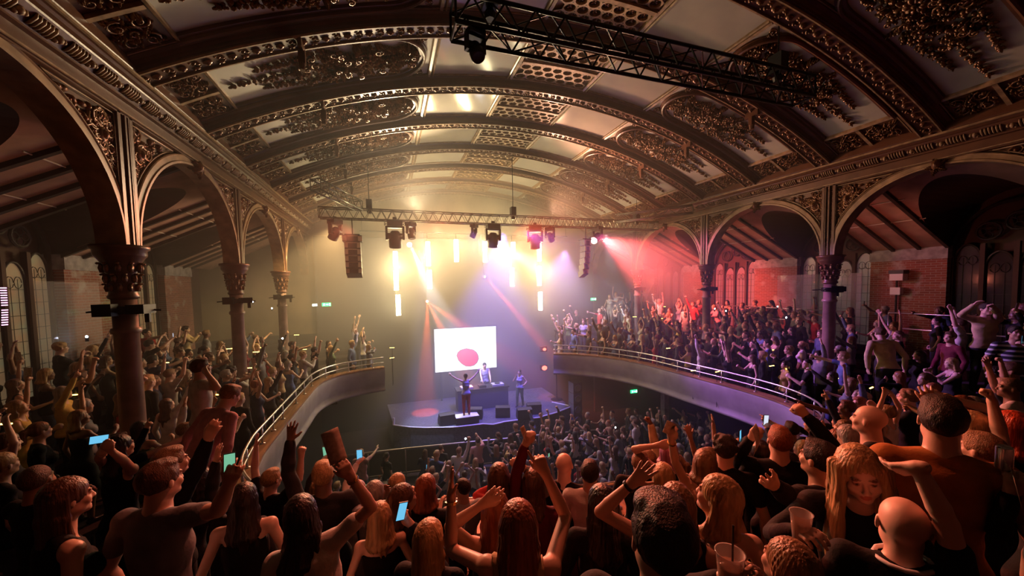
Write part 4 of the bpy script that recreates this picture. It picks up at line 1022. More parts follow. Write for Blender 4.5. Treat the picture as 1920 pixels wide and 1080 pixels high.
def solve(sex='f', H=1.70, lean=0., bend=0., head=(0, 0, 0), la=None, ra=None, lhint=None, rhint=None, stride=.0, fat=1.0, **kw):
    """joint positions; head=(yaw, pitch up, roll) degrees; la/ra = wrist targets in the body's frame (x right, y ahead, z up), metres at H"""
    s = H/1.72; o = P_(); o.s = s; o.sex = sex; o.fat = fat
    f = sex == 'f'
    o.pel = V(0, 0, .94)*s; Rl = rot('x', -R_(lean))@rot('y', R_(bend))
    o.R = Rl
    at = lambda x, y, z: o.pel+Rl@(V(x, y, z)*s)
    o.at = at
    o.waist = at(0, .0, .15); o.chest = at(0, .005, .34); o.neck = at(0, -.012, .535)
    sw = .165 if f else .195; o.sh = {+1: at(sw, -.01, .475), -1: at(-sw, -.01, .475)}
    Rh = Rl@rot('z', -R_(head[0]))@rot('x', R_(head[1]))@rot('y', R_(head[2])); o.Rh = Rh
    o.nk2 = o.neck+Rl@V(0, .012, .06)*s
    o.hd = o.nk2+Rh@V(0, .02, .105)*s*.98
    o.hs = (.97 if f else 1.03)*(.5+.5*s)
    o.el, o.wr, o.fd = {}, {}, {}
    for sd, T, hint in ((1, ra, rhint), (-1, la, lhint)):
        S = o.sh[sd]
        T = o.pel+Rl@V(sd*.30, .06, -.02)*s if T is None else np.array(T, float)
        if hint is None: hint = V(sd*.55, -.45, -.75) if T[2] < S[2]+.1*s else V(sd*1.0, .15, -.25)
        if T[2] > S[2]+.12*s: o.sh[sd] = S = S+Rl@V(-sd*.018, .0, .035)*s
        o.el[sd], o.wr[sd] = ik(S, T, .285*s, .25*s, np.array(hint, float)); o.fd[sd] = nrm(o.wr[sd]-o.el[sd])
    o.hip = {sd: V(sd*.088*s, 0, .90*s) for sd in (1, -1)}; o.kn = {1: V(.10*s, .03*s+stride*.5, .49*s), -1: V(-.10*s, .05*s-stride*.5, .49*s)}
    o.an = {1: V(.11*s, -.02*s+stride, .085*s), -1: V(-.11*s, -.02*s-stride*.6, .085*s)}
    return o
def torso_prims(F_, o, g=0.):
    s, f, fat = o.s, o.sex == 'f', o.fat; at = o.at; k = .05*s
    hw = (.165 if f else .15)*fat
    F_.ell(at(0, -.005, .0), V(hw, .108*fat, .125)*s, o.R, k); F_.ell(at(0, .0, .14), V(.122 if f else .140, .088*fat, .13)*s*V(fat, 1, 1), o.R, k)
    F_.ell(at(0, -.004, .32), V((.138 if f else .165)*fat, .10*fat, .165)*s, o.R, k); F_.ell(at(0, -.02, .445), V(.145 if f else .175, .072, .065)*s, o.R, k)
    if f:
        for sd in (1, -1): F_.ell(at(sd*.062, .082, .315), V(.055, .052, .055)*s, o.R, .03)
    for sd in (1, -1):
        F_.ell(o.sh[sd], V(.047, .050, .050)*s*(1 if f else 1.12), None, .03); F_.cone(o.neck+o.R@V(sd*.03, -.02, -.01)*s, o.sh[sd]+V(0, 0, .008)*s, .036*s, .030*s, .035)
def arm_prims(F_, o, sd, frac=2., g=0.):
    s = o.s; q = (.90 if o.sex == 'f' else 1.10)*(.6+.4*o.fat); S, E, W = o.sh[sd], o.el[sd], o.wr[sd]
    r = (.045*q*s, .036*q*s, .038*q*s, .0245*q*s)
    f1 = min(1, frac); F_.cone(S, S+(E-S)*f1, r[0], r[0]+(r[1]-r[0])*f1, .014)
    if frac > 1:
        f2 = min(1, frac-1); mid = E+(W-E)*.28
        F_.cone(E, mid, r[1]*.97, r[2]*.97, .005)
        F_.cone(mid, E+(W-E)*max(.3, f2), r[2], r[2]+(r[3]-r[2])*max(.0, (f2-.28)/.72), .005)
def leg_prims(F_, o, sd, ankle=True):
    s, f = o.s, o.sex == 'f'; q = o.fat
    F_.cone(o.hip[sd], o.kn[sd], .090*s*q, .058*s*q, .05); mid = o.kn[sd]+(o.an[sd]-o.kn[sd])*.3+V(0, -.015, 0)
    F_.cone(o.kn[sd], mid, .056*s, .055*s, .008); F_.cone(mid, o.an[sd], .054*s, .036*s, .008)
def head_prims(F_, o, mouth=.0, fine=True):
    R, c, h = o.Rh, o.hd, o.hs
    A = lambda x, y, z: c+R@(V(x, y, z)*h)
    F_.cone(o.neck-V(0, 0, .02), c+R@V(0, -.02, -.05)*h, (.058 if o.sex == 'f' else .068)*o.s, (.050 if o.sex == 'f' else .058)*o.s, .03)
    F_.ell(A(0, -.015, .032), V(.077, .097, .088)*h, R, .02); F_.ell(A(0, .022, -.035), V(.060, .070, .082)*h, R, .03); F_.ell(A(0, .070, -.092), V(.026, .022, .018)*h, R, .025)
    for sd in (1, -1):
        F_.ell(A(sd*.045, .015, -.065), V(.020, .04, .025)*h, R, .025); F_.ell(A(sd*.040, .064, -.028), V(.022, .02, .022)*h, R, .02)
        F_.ell(A(sd*.079, -.004, -.005), V(.009, .019, .031)*h, R@rot('z', sd*.35), .006)
        if fine: F_.ell(A(sd*.088, .002, -.001), V(.005, .010, .018)*h, R@rot('z', sd*.35), .004, -1)
        F_.ell(A(sd*.031, .098, .010), V(.018, .016, .012)*h, R, .010, -1)
        F_.ell(A(sd*.031, .076, .008), V(.0135, .0135, .0125)*h, R, .003)
        F_.ell(A(sd*.030, .081, .027), V(.022, .010, .007)*h, R, .010); F_.ell(A(sd*.011, .100, -.030), V(.008, .009, .007)*h, R, .006)
    F_.cone(A(0, .086, .014), A(0, .105, -.026), .0075*h, .0100*h, .010)
    if mouth > 0: F_.ell(A(0, .088, -.068), V(.018, .02, .006+.012*mouth)*h, R, .005, -1)
    F_.ell(A(0, .086, -.059+.004*mouth), V(.021, .010, .006)*h, R, .004); F_.ell(A(0, .083, -.071-.014*mouth), V(.018, .010, .007)*h, R, .004)
def face_tint(o, P, mouth=0):
    q = (P-o.hd)@o.Rh/o.hs; t = np.ones((len(P), 3)); x, y, z = np.abs(q[:, 0]), q[:, 1], q[:, 2]
    m = (y > .03)
    def mark(msk, c): t[msk] = c
    mark(m & (y > .062) & (((x/.023)**2+((z+.065)/(.013+.012*mouth))**2) < 1), (.80, .38, .36))
    if mouth > .3: mark(m & (((x/.015)**2+((z+.068)/(.010))**2) < 1) & (y < .088), (.12, .03, .03))
    mark(m & (np.hypot(x-.031, (z-.008)*1.25) < .0135), (.55, .42, .40)); mark(m & (np.hypot(x-.031, z-.008) < .0065), (.06, .04, .035))
    mark(m & (np.hypot((x-.030)/.021, (z-.030-.12*(x-.03)*(-1))/.0045) < 1) & (y > .05), (.28, .17, .12))
    foot = P[:, 2] < .105*o.s; t[foot] = (.05, .05, .06)
    return t
def noise3(f, amp, ph=0):
    return lambda x, y, z: amp*(np.sin(x*f+ph+np.sin(z*f*.7+ph)*1.3)*np.sin(y*f*1.1+1.3*ph+x*f*.4)*.6+np.sin(z*f*1.7+x*f*.6+np.sin(y*f*.8)*1.5)*.4)
HAIRS = {}
def hair_field(o, style, length=.35, fall=(0, 0), vol=1.0):
    F_ = Field(); R, c, h = o.Rh, o.hd, o.hs; A = lambda x, y, z: c+R@(V(x, y, z)*h)
    g = .009*vol if style in ('short', 'crew') else .011*vol
    if style == 'shaved': g = .0012
    F_.ell(A(0, -.018, .036), V(.077+g, .097+g, .090+g)*h, R, .02)
    if style == 'short': F_.ell(A(0, .03, .098), V(.06, .055, .028)*h*vol, R, .02)
    if style == 'curly':
        for i in range(26):
            a = i*2.4; zz = .03+.085*((i*7) % 10)/10; rr = .085*math.sqrt(max(.05, 1-((zz-.03)/.11)**2)); F_.ell(A(rr*math.cos(a), -.018+rr*math.sin(a)*1.1, zz), V(.024, .024, .024)*h, None, .012)
    long_ = style in ('long', 'wavy', 'bob', 'pony', 'side')
    if style == 'bun': F_.ell(A(0, -.075, .105), V(.042, .040, .038)*h, R, .01)
    if long_:
        L = length*o.s; down = nrm(V(fall[0]*.6, -.10+fall[1]*.6, -1.0)); nb = 9
        rows = ((-1, 0), (1, 0)) if style == 'pony' else None
        if style == 'pony':
            p = A(0, -.10, .06)
            F_.ell(p, V(.03, .03, .03), None, .01); q = p+R@V(0, -.05, -.02); F_.cone(p, q, .026, .034, .02); F_.cone(q, q+down*L*.5, .036, .04, .02); F_.cone(q+down*L*.5, q+down*L, .04, .012, .02)
        else:
            for i in range(nb):
                a = math.pi*(1.02+.96*(i/(nb-1))) if style != 'side' else math.pi*(.90+1.0*(i/(nb-1)))
                a = a+0
                x, y = .072*math.cos(a), -.02+.080*math.sin(a)
                p = A(x, y, .02); q = A(x*1.10, y*1.06-.005, -.085)
                F_.cone(p, q, .022*vol, .022*vol, .022)
                wv = .0 if style != 'wavy' else .02
                q2 = q+down*L*.5*(1+.08*math.cos(i*2.1))+V(x*.25+wv*math.sin(i*2), y*.2, 0); q3 = q+down*L*(.88+.16*math.sin(i*1.7))+V(x*.12+wv*math.cos(i*3), 0, 0)
                F_.cone(q, q2, .022*vol, .024*vol, .02); F_.cone(q2, q3, .024*vol, .007, .018)
    # clear the face
    if style == 'side':
        L = length*o.s
        for sd in (1, -1):
            for j in range(3):
                x = sd*(.070+.014*j); p = A(x, .035-.02*j, .055); q = A(sd*(.086+.010*j), .055-.03*j, -.09); F_.cone(p, q, .022, .024, .02)
                q2 = q+V(0, 0, -1)*L*.5+R@V(sd*.02, .05, 0); q3 = q2+V(0, 0, -1)*L*.5+R@V(-sd*.01, .02, 0); F_.cone(q, q2, .024, .024, .02); F_.cone(q2, q3, .024, .008, .02)
    F_.ell(A(0, .085, -.036), V(.060, .075, .102)*h, R, .012, -1)
    if style in ('short', 'crew', 'shaved', 'curly', 'bun', 'pony'):
        F_.plane(A(0, 0, -.045 if style != 'shaved' else -.02), R@V(0, .42, -1))
        for sd in (1, -1): F_.ell(A(sd*.09, .01, -.03), V(.03, .034, .045)*h, R, .008, -1)
    return F_
def hair_disp(o, style):
    R, c, h = o.Rh, o.hd, o.hs
    if style in ('shaved',): return None
    def f(x, y, z):
        X, Y, Z = x-c[0], y-c[1], z-c[2]; an = np.arctan2(X*R[0, 0]+Y*R[1, 0]+Z*R[2, 0], -(X*R[0, 1]+Y*R[1, 1]+Z*R[2, 1]+.02))
        if style in ('short', 'crew', 'curly'):
            q = 75 if style == 'short' else 60
            return .0022*(np.sin(X*q+Z*31+np.sin(Y*40)*1.5)*np.sin(Y*q*1.1-Z*23+np.sin(X*45)*1.5)+.5*np.sin(Z*90+np.sin(X*60)*2+np.sin(Y*57)*2))
        w_ = np.sin(an*31+np.sin(Z*14+an*3)*(2.6 if style == 'wavy' else 1.1))
        return .0034*(w_*.55+.5*np.sin(an*47+Z*9+np.sin(an*7)*2))
    return f
# --- materials of people: one skin, one hair and one cloth; each person's own colours sit on the objects
def obcol_mat(name, rough, spec, tint=False, noise=None, bump=0, bscale=60, stretch=None, sheen=0):
    m = bpy.data.materials.new(name); m.use_nodes = True; nt = m.node_tree; b = nt.nodes['Principled BSDF']; b.inputs['Roughness'].default_value = rough; b.inputs['Specular IOR Level'].default_value = spec
    if sheen: b.inputs['Sheen Weight'].default_value = sheen
    oi = nt.nodes.new('ShaderNodeObjectInfo'); mx = nt.nodes.new('ShaderNodeMix'); mx.data_type = 'RGBA'; mx.blend_type = 'MULTIPLY'; mx.inputs['Factor'].default_value = 1
    nt.links.new(oi.outputs['Color'], mx.inputs['A']); mx.inputs['B'].default_value = (1, 1, 1, 1)
    tc = nt.nodes.new('ShaderNodeTexCoord'); vec = tc.outputs['Object']
    if stretch: mp = nt.nodes.new('ShaderNodeMapping'); mp.inputs['Scale'].default_value = stretch; nt.links.new(vec, mp.inputs[0]); vec = mp.outputs[0]
    if tint: a = nt.nodes.new('ShaderNodeVertexColor'); a.layer_name = 'tint'; nt.links.new(a.outputs[0], mx.inputs['B'])
    if noise:
        n = nt.nodes.new('ShaderNodeTexNoise'); n.inputs['Scale'].default_value = noise[0]; n.inputs['Detail'].default_value = 3; nt.links.new(vec, n.inputs['Vector'])
        cr = nt.nodes.new('ShaderNodeValToRGB'); cr.color_ramp.elements[0].position = .32; cr.color_ramp.elements[1].position = .68; cr.color_ramp.elements[0].color = (noise[1],)*3+(1,); cr.color_ramp.elements[1].color = (1, 1, 1, 1)
        nt.links.new(n.outputs['Fac'], cr.inputs[0]); nt.links.new(cr.outputs[0], mx.inputs['B'])
    if bump:
        n = nt.nodes.new('ShaderNodeTexNoise'); n.inputs['Scale'].default_value = bscale; n.inputs['Detail'].default_value = 3; nt.links.new(vec, n.inputs['Vector'])
        bp = nt.nodes.new('ShaderNodeBump'); bp.inputs['Strength'].default_value = bump; bp.inputs['Distance'].default_value = .01; nt.links.new(n.outputs['Fac'], bp.inputs['Height']); nt.links.new(bp.outputs[0], b.inputs['Normal'])
    nt.links.new(mx.outputs['Result'], b.inputs['Base Color']); return m
PSKIN = obcol_mat('person_skin', .45, .5, tint=True)
PHAIR = obcol_mat('person_hair', .36, .4, noise=(30, .42), bump=.8, bscale=75, stretch=(1, 1, .05))
PHAIRS = obcol_mat('person_short_hair', .5, .3, noise=(90, .5), bump=.8, bscale=160, stretch=(1, 1, .4))
PCLOTH = obcol_mat('person_cloth', .85, .3, noise=(9, .72), bump=.25)
SKIN = [(.72, .47, .37), (.62, .39, .29), (.45, .26, .17), (.22, .12, .08)]
HM = {'blonde': (.66, .42, .20), 'brown': (.15, .075, .042), 'black': (.032, .02, .015), 'auburn': (.36, .12, .05), 'fair': (.36, .21, .11), 'red': (.80, .09, .03), 'grey': (.40, .38, .36), 'pink': (.58, .22, .38)}
CM = {'black': (.007, .006, .007), 'charcoal': (.03, .028, .032), 'grey': (.22, .22, .25), 'white': (.74, .70, .68), 'cream': (.66, .50, .30), 'navy': (.03, .04, .10), 'denim': (.10, .14, .26), 'red': (.45, .04, .04), 'orange': (.50, .19, .05),
      'blue': (.14, .20, .45), 'pink': (.62, .32, .36), 'wine': (.16, .02, .04), 'green': (.10, .16, .09), 'yellow': (.60, .45, .12), 'lilac': (.42, .38, .60), 'floral': (1, 1, 1), 'striped': (1, 1, 1)}
SPECIAL = {'floral': mat('cloth_floral', (.12, .03, .03), .85, 0, .8, 28, (.55, .30, .16))}
def stripe_mat():
    m = mat('cloth_striped', (.7, .7, .75), .85); nt = m.node_tree; b = nt.nodes['Principled BSDF']; tc = nt.nodes.new('ShaderNodeTexCoord'); sp = nt.nodes.new('ShaderNodeSeparateXYZ'); nt.links.new(tc.outputs['Object'], sp.inputs[0])
    mm = nt.nodes.new('ShaderNodeMath'); mm.operation = 'MULTIPLY'; mm.inputs[1].default_value = 11; nt.links.new(sp.outputs['Z'], mm.inputs[0]); fr = nt.nodes.new('ShaderNodeMath'); fr.operation = 'FRACT'; nt.links.new(mm.outputs[0], fr.inputs[0])
    cr = nt.nodes.new('ShaderNodeValToRGB'); cr.color_ramp.interpolation = 'CONSTANT'; cr.color_ramp.elements[0].color = (.02, .02, .04, 1); cr.color_ramp.elements[1].position = .6; cr.color_ramp.elements[1].color = (.6, .6, .7, 1); nt.links.new(fr.outputs[0], cr.inputs[0]); nt.links.new(cr.outputs[0], b.inputs['Base Color']); return m
SPECIAL['striped'] = stripe_mat()
PM = {'body': PSKIN, 'hair': PHAIR, 'top': PCLOTH, 'trousers': PCLOTH}
def build_meshes(o, vox, hairst='long', hlen=.35, fall=(0, 0), top='tee', hands=('relax', 'relax'), palms=(None, None), mouth=0., dress=False, hvol=1.0, legs=True, seed=0):
    """returns dict name -> mesh"""
    out = {}; fr = max(.0086, vox*.95)*(.55+.45*o.s); B = Field(); torso_prims(B, o)
    for sd in (1, -1):
        arm_prims(B, o, sd)
        if legs: leg_prims(B, o, sd); B.cone(o.an[sd]+V(0, -.03, -.045)*o.s, o.an[sd]+V(0, .15, -.055)*o.s, .032*o.s, .026*o.s, .03)
    head_prims(B, o, mouth, vox < .008)
    o.grip = {}
    for sd, kd, pn in ((1, hands[1], palms[1]), (-1, hands[0], palms[0])):
        n = np.array(pn, float) if pn is not None else V(-sd*.5, .8, 0.) if o.wr[sd][2] > o.sh[sd][2] else V(-sd*1., .2, 0)
        d = o.fd[sd]
        if kd == 'droop': d = nrm(o.fd[sd]+V(0, .4, -1.2)); kd = 'relax'
        # right hand: thumb toward cross(d,n) when palm faces ahead and fingers up -> thumb points to -x (inward)
        hand(B, o.wr[sd], d, n, sd, kd, fr, (.94 if o.sex == 'f' else 1.05)*(.5+.5*o.s)); o.grip[sd] = (o.wr[sd]+d*.075, d, nrm(n-d*(n@d)))
    P, Q = B.surface(vox); out['body'] = (P, Q, face_tint(o, P, mouth))
    if hairst and hairst != 'bald':
        P, Q = hair_field(o, hairst, hlen, fall, hvol).surface(vox, 0, hair_disp(o, hairst)); out['hair'] = (P, Q, None)
    T = Field(); torso_prims(T, o); gr = .013
    if legs:
        for sd in (1, -1): T.cone(o.hip[sd], o.hip[sd]+(o.kn[sd]-o.hip[sd])*(.25 if not dress else .85), .092*o.s*o.fat, (.085 if not dress else .10)*o.s*o.fat, .06)
    nf = noise3(26, .0045, seed)
    if top == 'sweater': gr = .040; nf = noise3(16, .012, seed)
    fr_ = {'tee': .55, 'long': 2., 'tank': 0, 'strap': 0, 'off': 0, 'jacket': 2., 'sweater': 2., 'bare': 0}[top]
    if fr_:
        for sd in (1, -1): arm_prims(T, o, sd, 1.93 if fr_ == 2. else fr_)
        if fr_ < 1:
            pass
    at = o.at
    # neck opening
    if top in ('tee', 'long', 'jacket', 'sweater'):
        T.ell(o.neck+o.R@V(0, .015, .055)*o.s, V(.078, .085, .05)*o.s, o.R, .01, -1)
        if top == 'sweater': T.plane(at(0, 0, .455), o.R@V(.55, .1, 1))
    elif top == 'tank':
        T.ell(o.neck+o.R@V(0, .02, .02)*o.s, V(.085, .12, .10)*o.s, o.R, .01, -1)
        for sd in (1, -1): T.ell(o.sh[sd]+o.R@V(sd*.035, 0, .0)*o.s, V(.075, .12, .105)*o.s, o.R, .01, -1)
    elif top in ('strap', 'off'):
        T.plane(at(0, 0, .40 if top == 'strap' else .415), o.R@V(0, .0, 1)); 
        if top == 'strap':
            for sd in (1, -1): T.ell(o.sh[sd]+o.R@V(sd*.04, 0, -.03)*o.s, V(.07, .12, .10)*o.s, o.R, .01, -1)
    T.plane(at(0, 0, -.05 if not dress else -.45), -o.R@V(0, 0, 1))
    if top == 'strap':
        for sd in (1, -1):
            for yy in (1, -1): T.cone(at(sd*.085, .085*yy-.005, .37), at(sd*.085, -.01, .535), .003, .003, .006)
    P, Q = T.surface(max(vox*1.25, .0075), gr, nf); out['top'] = (P, Q, None)
    if legs and not dress:
        L = Field()
        for sd in (1, -1): leg_prims(L, o, sd)
        L.ell(at(0, -.005, .0), V(.165 if o.sex == 'f' else .15, .108, .115)*o.s*V(o.fat, o.fat, 1), o.R, .05)
        L.plane(at(0, 0, .09), o.R@V(0, 0, 1)); P, Q = L.surface(max(vox, .019), .010, noise3(20, .004, seed+2)); out['trousers'] = (P, Q, None)
    return out
def person_obj(meshes, skin, hair, topc, botc, loc, rz, label, group=None, name='person', partname='top', sc_=1.0):
    """meshes: dict of ready bpy meshes; the body object parents hair and clothes"""
    o = bpy.data.objects.new(name, meshes['body']); COL.objects.link(o); o.location = loc; o.rotation_euler = (0, 0, rz); o.scale = (sc_,)*3
    o.color = (*skin, 1); tag(o, label, 'person', group)
    for k, me in meshes.items():
        if k == 'body': continue
        c = bpy.data.objects.new(partname if k == 'top' else k, me); COL.objects.link(c); c.parent = o
        c.color = (*({'hair': hair, 'top': topc, 'trousers': botc}[k] or (.3, .3, .3)), 1)
    return o
def pmat(k, st): return PHAIRS if k == 'hair' and st in ('short', 'crew', 'shaved', 'curly') else PM[k]
def meshes_of(o, vox, special=None, **kw):
    return {k: to_mesh('person_'+k, P, Q, SPECIAL[special] if (k == 'top' and special) else pmat(k, kw.get('hairst')), t) for k, (P, Q, t) in build_meshes(o, vox, **kw).items() if len(P) > 8}
# --- things people hold
def phone_at(p, d, n, glow, label, sc_=1.0):
    """d long axis, n the way the screen faces"""
    d, n = Vector(d).normalized(), Vector(n); n = (n-d*n.dot(d)).normalized(); t = d.cross(n)
    o = tag(empty('smartphone'), label, 'phone', 'phones held up in the crowd'); mtx = Matrix((t, -n, d)).transposed().to_4x4(); mtx.translation = Vector(p); o.matrix_world = mtx; o.scale = (sc_,)*3
    b = MB(); b.box((-.036, -.004, -.072), (.036, .005, .072)); b.obj('case', BLACK, o)
    b = MB(); b.box((-.032, -.0055, -.064), (.032, -.004, .066)); b.obj('display', glow, o)
    return o
def sheet_at(p, d, n, w_, h_, label, m=None, curl=.0):
    d, n = Vector(d).normalized(), Vector(n); n = (n-d*n.dot(d)).normalized(); t = d.cross(n)
    o = tag(empty('programme_sheet'), label, 'paper', 'papers waved in the crowd'); mtx = Matrix((t, -n, d)).transposed().to_4x4(); mtx.translation = Vector(p); o.matrix_world = mtx
    b = MB(); vs = []; N = 8
    for i in range(N+1):
        for s_ in (0, 1):
            for yy in (0, .002): vs.append(((s_-.5)*w_, -curl*math.sin(i/N*2.6)*h_+yy, (i/N)*h_))
    fs = []
    for i in range(N):
        a = i*4; c = a+4; fs += [(a, a+2, c+2, c), (a+1, c+1, c+3, a+3), (a, c, c+1, a+1), (a+2, a+3, c+3, c+2)]
    fs += [(0, 1, 3, 2), (N*4, N*4+2, N*4+3, N*4+1)]
    b.add(vs, fs); b.obj('paper', m or mat('pale_paper', (.70, .62, .54), .7, 0, .5, 40, (.5, .42, .36)), o, True); return o
# ================================================================ the people nearest the camera, one by one
GLOW = [emis('screen_blue_glow', (.18, .62, .95), .9), emis('screen_green_glow', (.30, .80, .50), .6), emis('screen_white_glow', (.80, .86, 1.0), .9)]
HEROES = []
def hero(px, py, depth, label, sex='f', face=0, skin=1, hair='brown', hairst='long', hlen=.35, fall=(0, 0), top='tee', topc='black', botc='charcoal', la=None, ra=None, lh=None, rh=None,
         hands=('relax', 'relax'), palms=(None, None), head=(0, 8, 0), lean=2, bend=0, mouth=0., fat=1., hvol=1., vox=None, dress=False, partname=None, dz=0):
    fd_ = 1.10+.30*((px-960)/960)**2 if depth < 4 else 1.0; depth *= fd_
    hw = at_depth(px, py, depth); hw.z += dz
    r = ray(px, py); th = math.atan2(r.x, r.y)+R_(face); rz = -th
    fz = floor_z(hw.x, hw.y); H = min(1.95, max(1.50, (hw.z-fz)/.952))
    Rz = np.array([[math.cos(rz), -math.sin(rz), 0], [math.sin(rz), math.cos(rz), 0], [0, 0, 1]])
    kw = dict(sex=sex, H=H, lean=lean, bend=bend, head=head, fat=fat)
    s = solve(**kw); root = np.array(hw)-Rz@s.hd
    def loc(t): return None if t is None else (t if len(t) == 4 and t[3] == 'l' else Rz.T@(np.array(at_depth(t[0], t[1], t[2]*fd_))-root))
    s = solve(la=loc(la), ra=loc(ra), lhint=lh, rhint=rh, **kw)
    vox = min(vox or 9, max(.0052, min(.013, .0036*depth)))
    m = meshes_of(s, vox, special=topc if topc in SPECIAL else None, hairst=hairst, hlen=hlen, fall=fall, top=top, hands=hands, palms=palms, mouth=mouth, hvol=hvol, dress=dress, seed=px*.01)
    pn = partname or {'tee': 'shirt', 'long': 'shirt', 'tank': 'tank_top', 'strap': 'strappy_top', 'off': 'off_shoulder_top', 'jacket': 'jacket', 'sweater': 'sweater'}[top]
    o = person_obj(m, SKIN[skin], HM.get(hair), CM[topc], CM[botc], tuple(root), rz, label, None, 'person', pn)
    g = {sd: (Vector(Rz@p)+Vector(root), Vector(Rz@d), Vector(Rz@n)) for sd, (p, d, n) in s.grip.items()}
    HEROES.append((hw.x, hw.y)); return o, g, s
def band(o, s, sd, m, name='wristband', r=.031):
    b = MB(); p, d = Vector(s.wr[sd]), Vector(s.fd[sd]); b.lathe([(r, -.008), (r+.004, -.006), (r+.004, .008), (r, .009)], tuple(p-d*.03), 14, tuple(d)); return b.obj(name, m, o)
GOLD = mat('gold_bracelet', (.9, .62, .2), .2, 1); 
hero(128, 935, 1.72, 'woman in profile at the far left with very long dark hair and a black top', face=78, skin=1, hair='brown', hlen=.60, fall=(.0, .25), top='tank', head=(0, 4, 0), mouth=.4, lean=4)
o, g, s = hero(303, 902, 1.95, 'man in a grey T-shirt holding up a phone on the left', 'm', 48, 1, 'brown', 'short', top='tee', topc='grey', ra=(430, 905, 1.75), rh=(.6, .1, -1), hands=('relax', 'hold'), head=(10, 4, 0), fat=1.04)
cd = (Vector((0, 0, ZC))-g[1][0]).normalized()
phone_at(g[1][0]+Vector((-.01, 0, .075)), (.05, 0, 1), cd, GLOW[1], 'phone with a green glowing screen held up by the man in grey', .8)
hero(458, 935, 2.35, 'woman with long dark hair and bare shoulders in a black strappy top, left of centre', face=15, skin=0, hair='black', hlen=.30, top='strap')
o, g, s = hero(566, 965, 2.0, 'woman with long black hair and a white T-shirt, one arm reaching up with papers', face=12, skin=1, hair='black', hairst='wavy', hlen=.30, fall=(-.25, 0), top='tee', topc='white', ra=(657, 893, 1.95), rh=(.7, .2, -1), hands=('relax', 'hold'), bend=-6, fat=1.06)
sheet_at(g[1][0]+Vector((-.03, .02, .03)), (-.25, .1, 1), cd, .10, .20, 'folded pale paper held high by the woman in white'); band(o, s, 1, GOLD, 'bracelet')
o, g, s = hero(712, 968, 2.55, 'woman with shoulder-length blonde hair and a black off-shoulder top, back to the camera', face=0, skin=0, hair='blonde', hairst='bob', hlen=.20, top='off')
o, g, s = hero(757, 935, 2.75, 'woman with long dark hair in profile looking up beside the blonde, phone in hand', face=60, skin=1, hair='brown', hlen=.30, top='long', ra=(772, 985, 2.5), hands=('relax', 'hold'), head=(0, 14, 0), mouth=.3)
phone_at(g[1][0]+Vector((-.02, -.02, .07)), (.25, 0, 1), cd+Vector((.2, 0, .2)), GLOW[0], 'phone with a bright blue screen held low between two women')
hero(800, 915, 3.0, 'woman with short auburn hair and a black top behind the blonde heads', face=25, skin=1, hair='auburn', hairst='bob', hlen=.08, top='long')
hero(806, 1010, 2.05, 'woman with long straight strawberry-blonde hair at the bottom edge', face=25, skin=0, hair='blonde', hlen=.42, top='long', topc='black')
o, g, s = hero(972, 985, 1.62, 'woman with very long dark hair, both bare arms up, one finger pointing', face=3, skin=1, hair='auburn', hairst='long', hlen=.50, top='tank', topc='cream', la=(846, 932, 1.86), ra=(1022, 886, 1.84), lh=(-.5, .2, -1), rh=(.6, .2, -1), hands=('flat', 'point'), palms=((.8, .3, 0), (-.3, .9, 0)))
band(o, s, -1, GOLD, 'bracelet')
hero(928, 955, 2.2, 'woman with auburn hair just behind the one pointing up', face=-10, skin=1, hair='auburn', hlen=.30, top='strap', la=(905, 945, 1.95), hands=('relax', 'relax'))
hero(936, 895, 2.95, 'woman with long brown hair, arm bent over her head, mid picture', face=5, skin=1, hair='brown', hlen=.30, top='long', topc='grey', ra=(985, 880, 2.9), rh=(1, 0, .3))
hero(1106, 888, 3.3, 'man in a pale and dark two-tone shirt, back to the camera', 'm', 2, 1, 'black', 'short', top='long', topc='white', fat=1.02)
hero(1058, 872, 3.6, 'bald man in a black T-shirt behind the pale shirt', 'm', 8, 0, 'grey', 'bald', top='tee')
o, g, s = hero(1000, 905, 2.9, 'woman in dark sleeves thrusting a paper tube high, left of the bald man', face=10, skin=1, hair='brown', hlen=.25, top='long', topc='wine', la=(985, 832, 2.8), lh=(-1, 0, -.5), hands=('hold', 'relax'))
sheet_at(g[-1][0]+Vector((0, 0, -.03)), (-.35, .1, 1), cd, .05, .13, 'small rolled paper in the raised fist at the centre')
hero(1128, 945, 2.0, 'woman with long black hair in a black jacket, back to the camera', face=-6, skin=1, hair='black', hlen=.36, top='jacket', head=(-14, 6, 0))
o, g, s = hero(1268, 948, 1.75, 'woman with light brown hair half hidden behind the big dark head, hand spread open', face=-8, skin=0, hair='fair', hlen=.20, top='tank', la=(1186, 905, 1.72), lh=(-1, 0, -.8), hands=('open', 'relax'), palms=((.2, .95, .2), None))
band(o, s, -1, BLACK)
hero(1240, 1012, 1.02, 'man with thick dark hair whose head fills the bottom centre right', 'm', 4, 1, 'black', 'short', top='tee', head=(-24, 6, 0), hvol=1.25)
o, g, s = hero(1345, 932, 1.75, 'blonde woman looking back in profile with a loose cream sweater falling off her shoulders', face=-12, skin=0, hair='blonde', hairst='wavy', hlen=.13, fall=(-.6, .2), top='sweater', topc='cream', head=(-55, 12, 0), hands=('relax', 'relax'), mouth=.3)
hero(1360, 842, 2.9, 'man with curly dark hair and a black T-shirt holding a long paper', 'm', 5, 1, 'black', 'curly', top='tee')
o, g, s = hero(1425, 850, 3.0, 'woman hidden behind a long pale paper she holds up', face=-5, skin=1, hair='black', hairst='bun', top='long', la=(1408, 822, 2.75), lh=(-1, 0, -.6), hands=('hold', 'relax'))
sheet_at(g[-1][0]+Vector((-.02, -.03, -.15)), (-.22, 0, 1), cd, .13, .24, 'long pale curling sheet of paper held up right of centre', curl=.15)
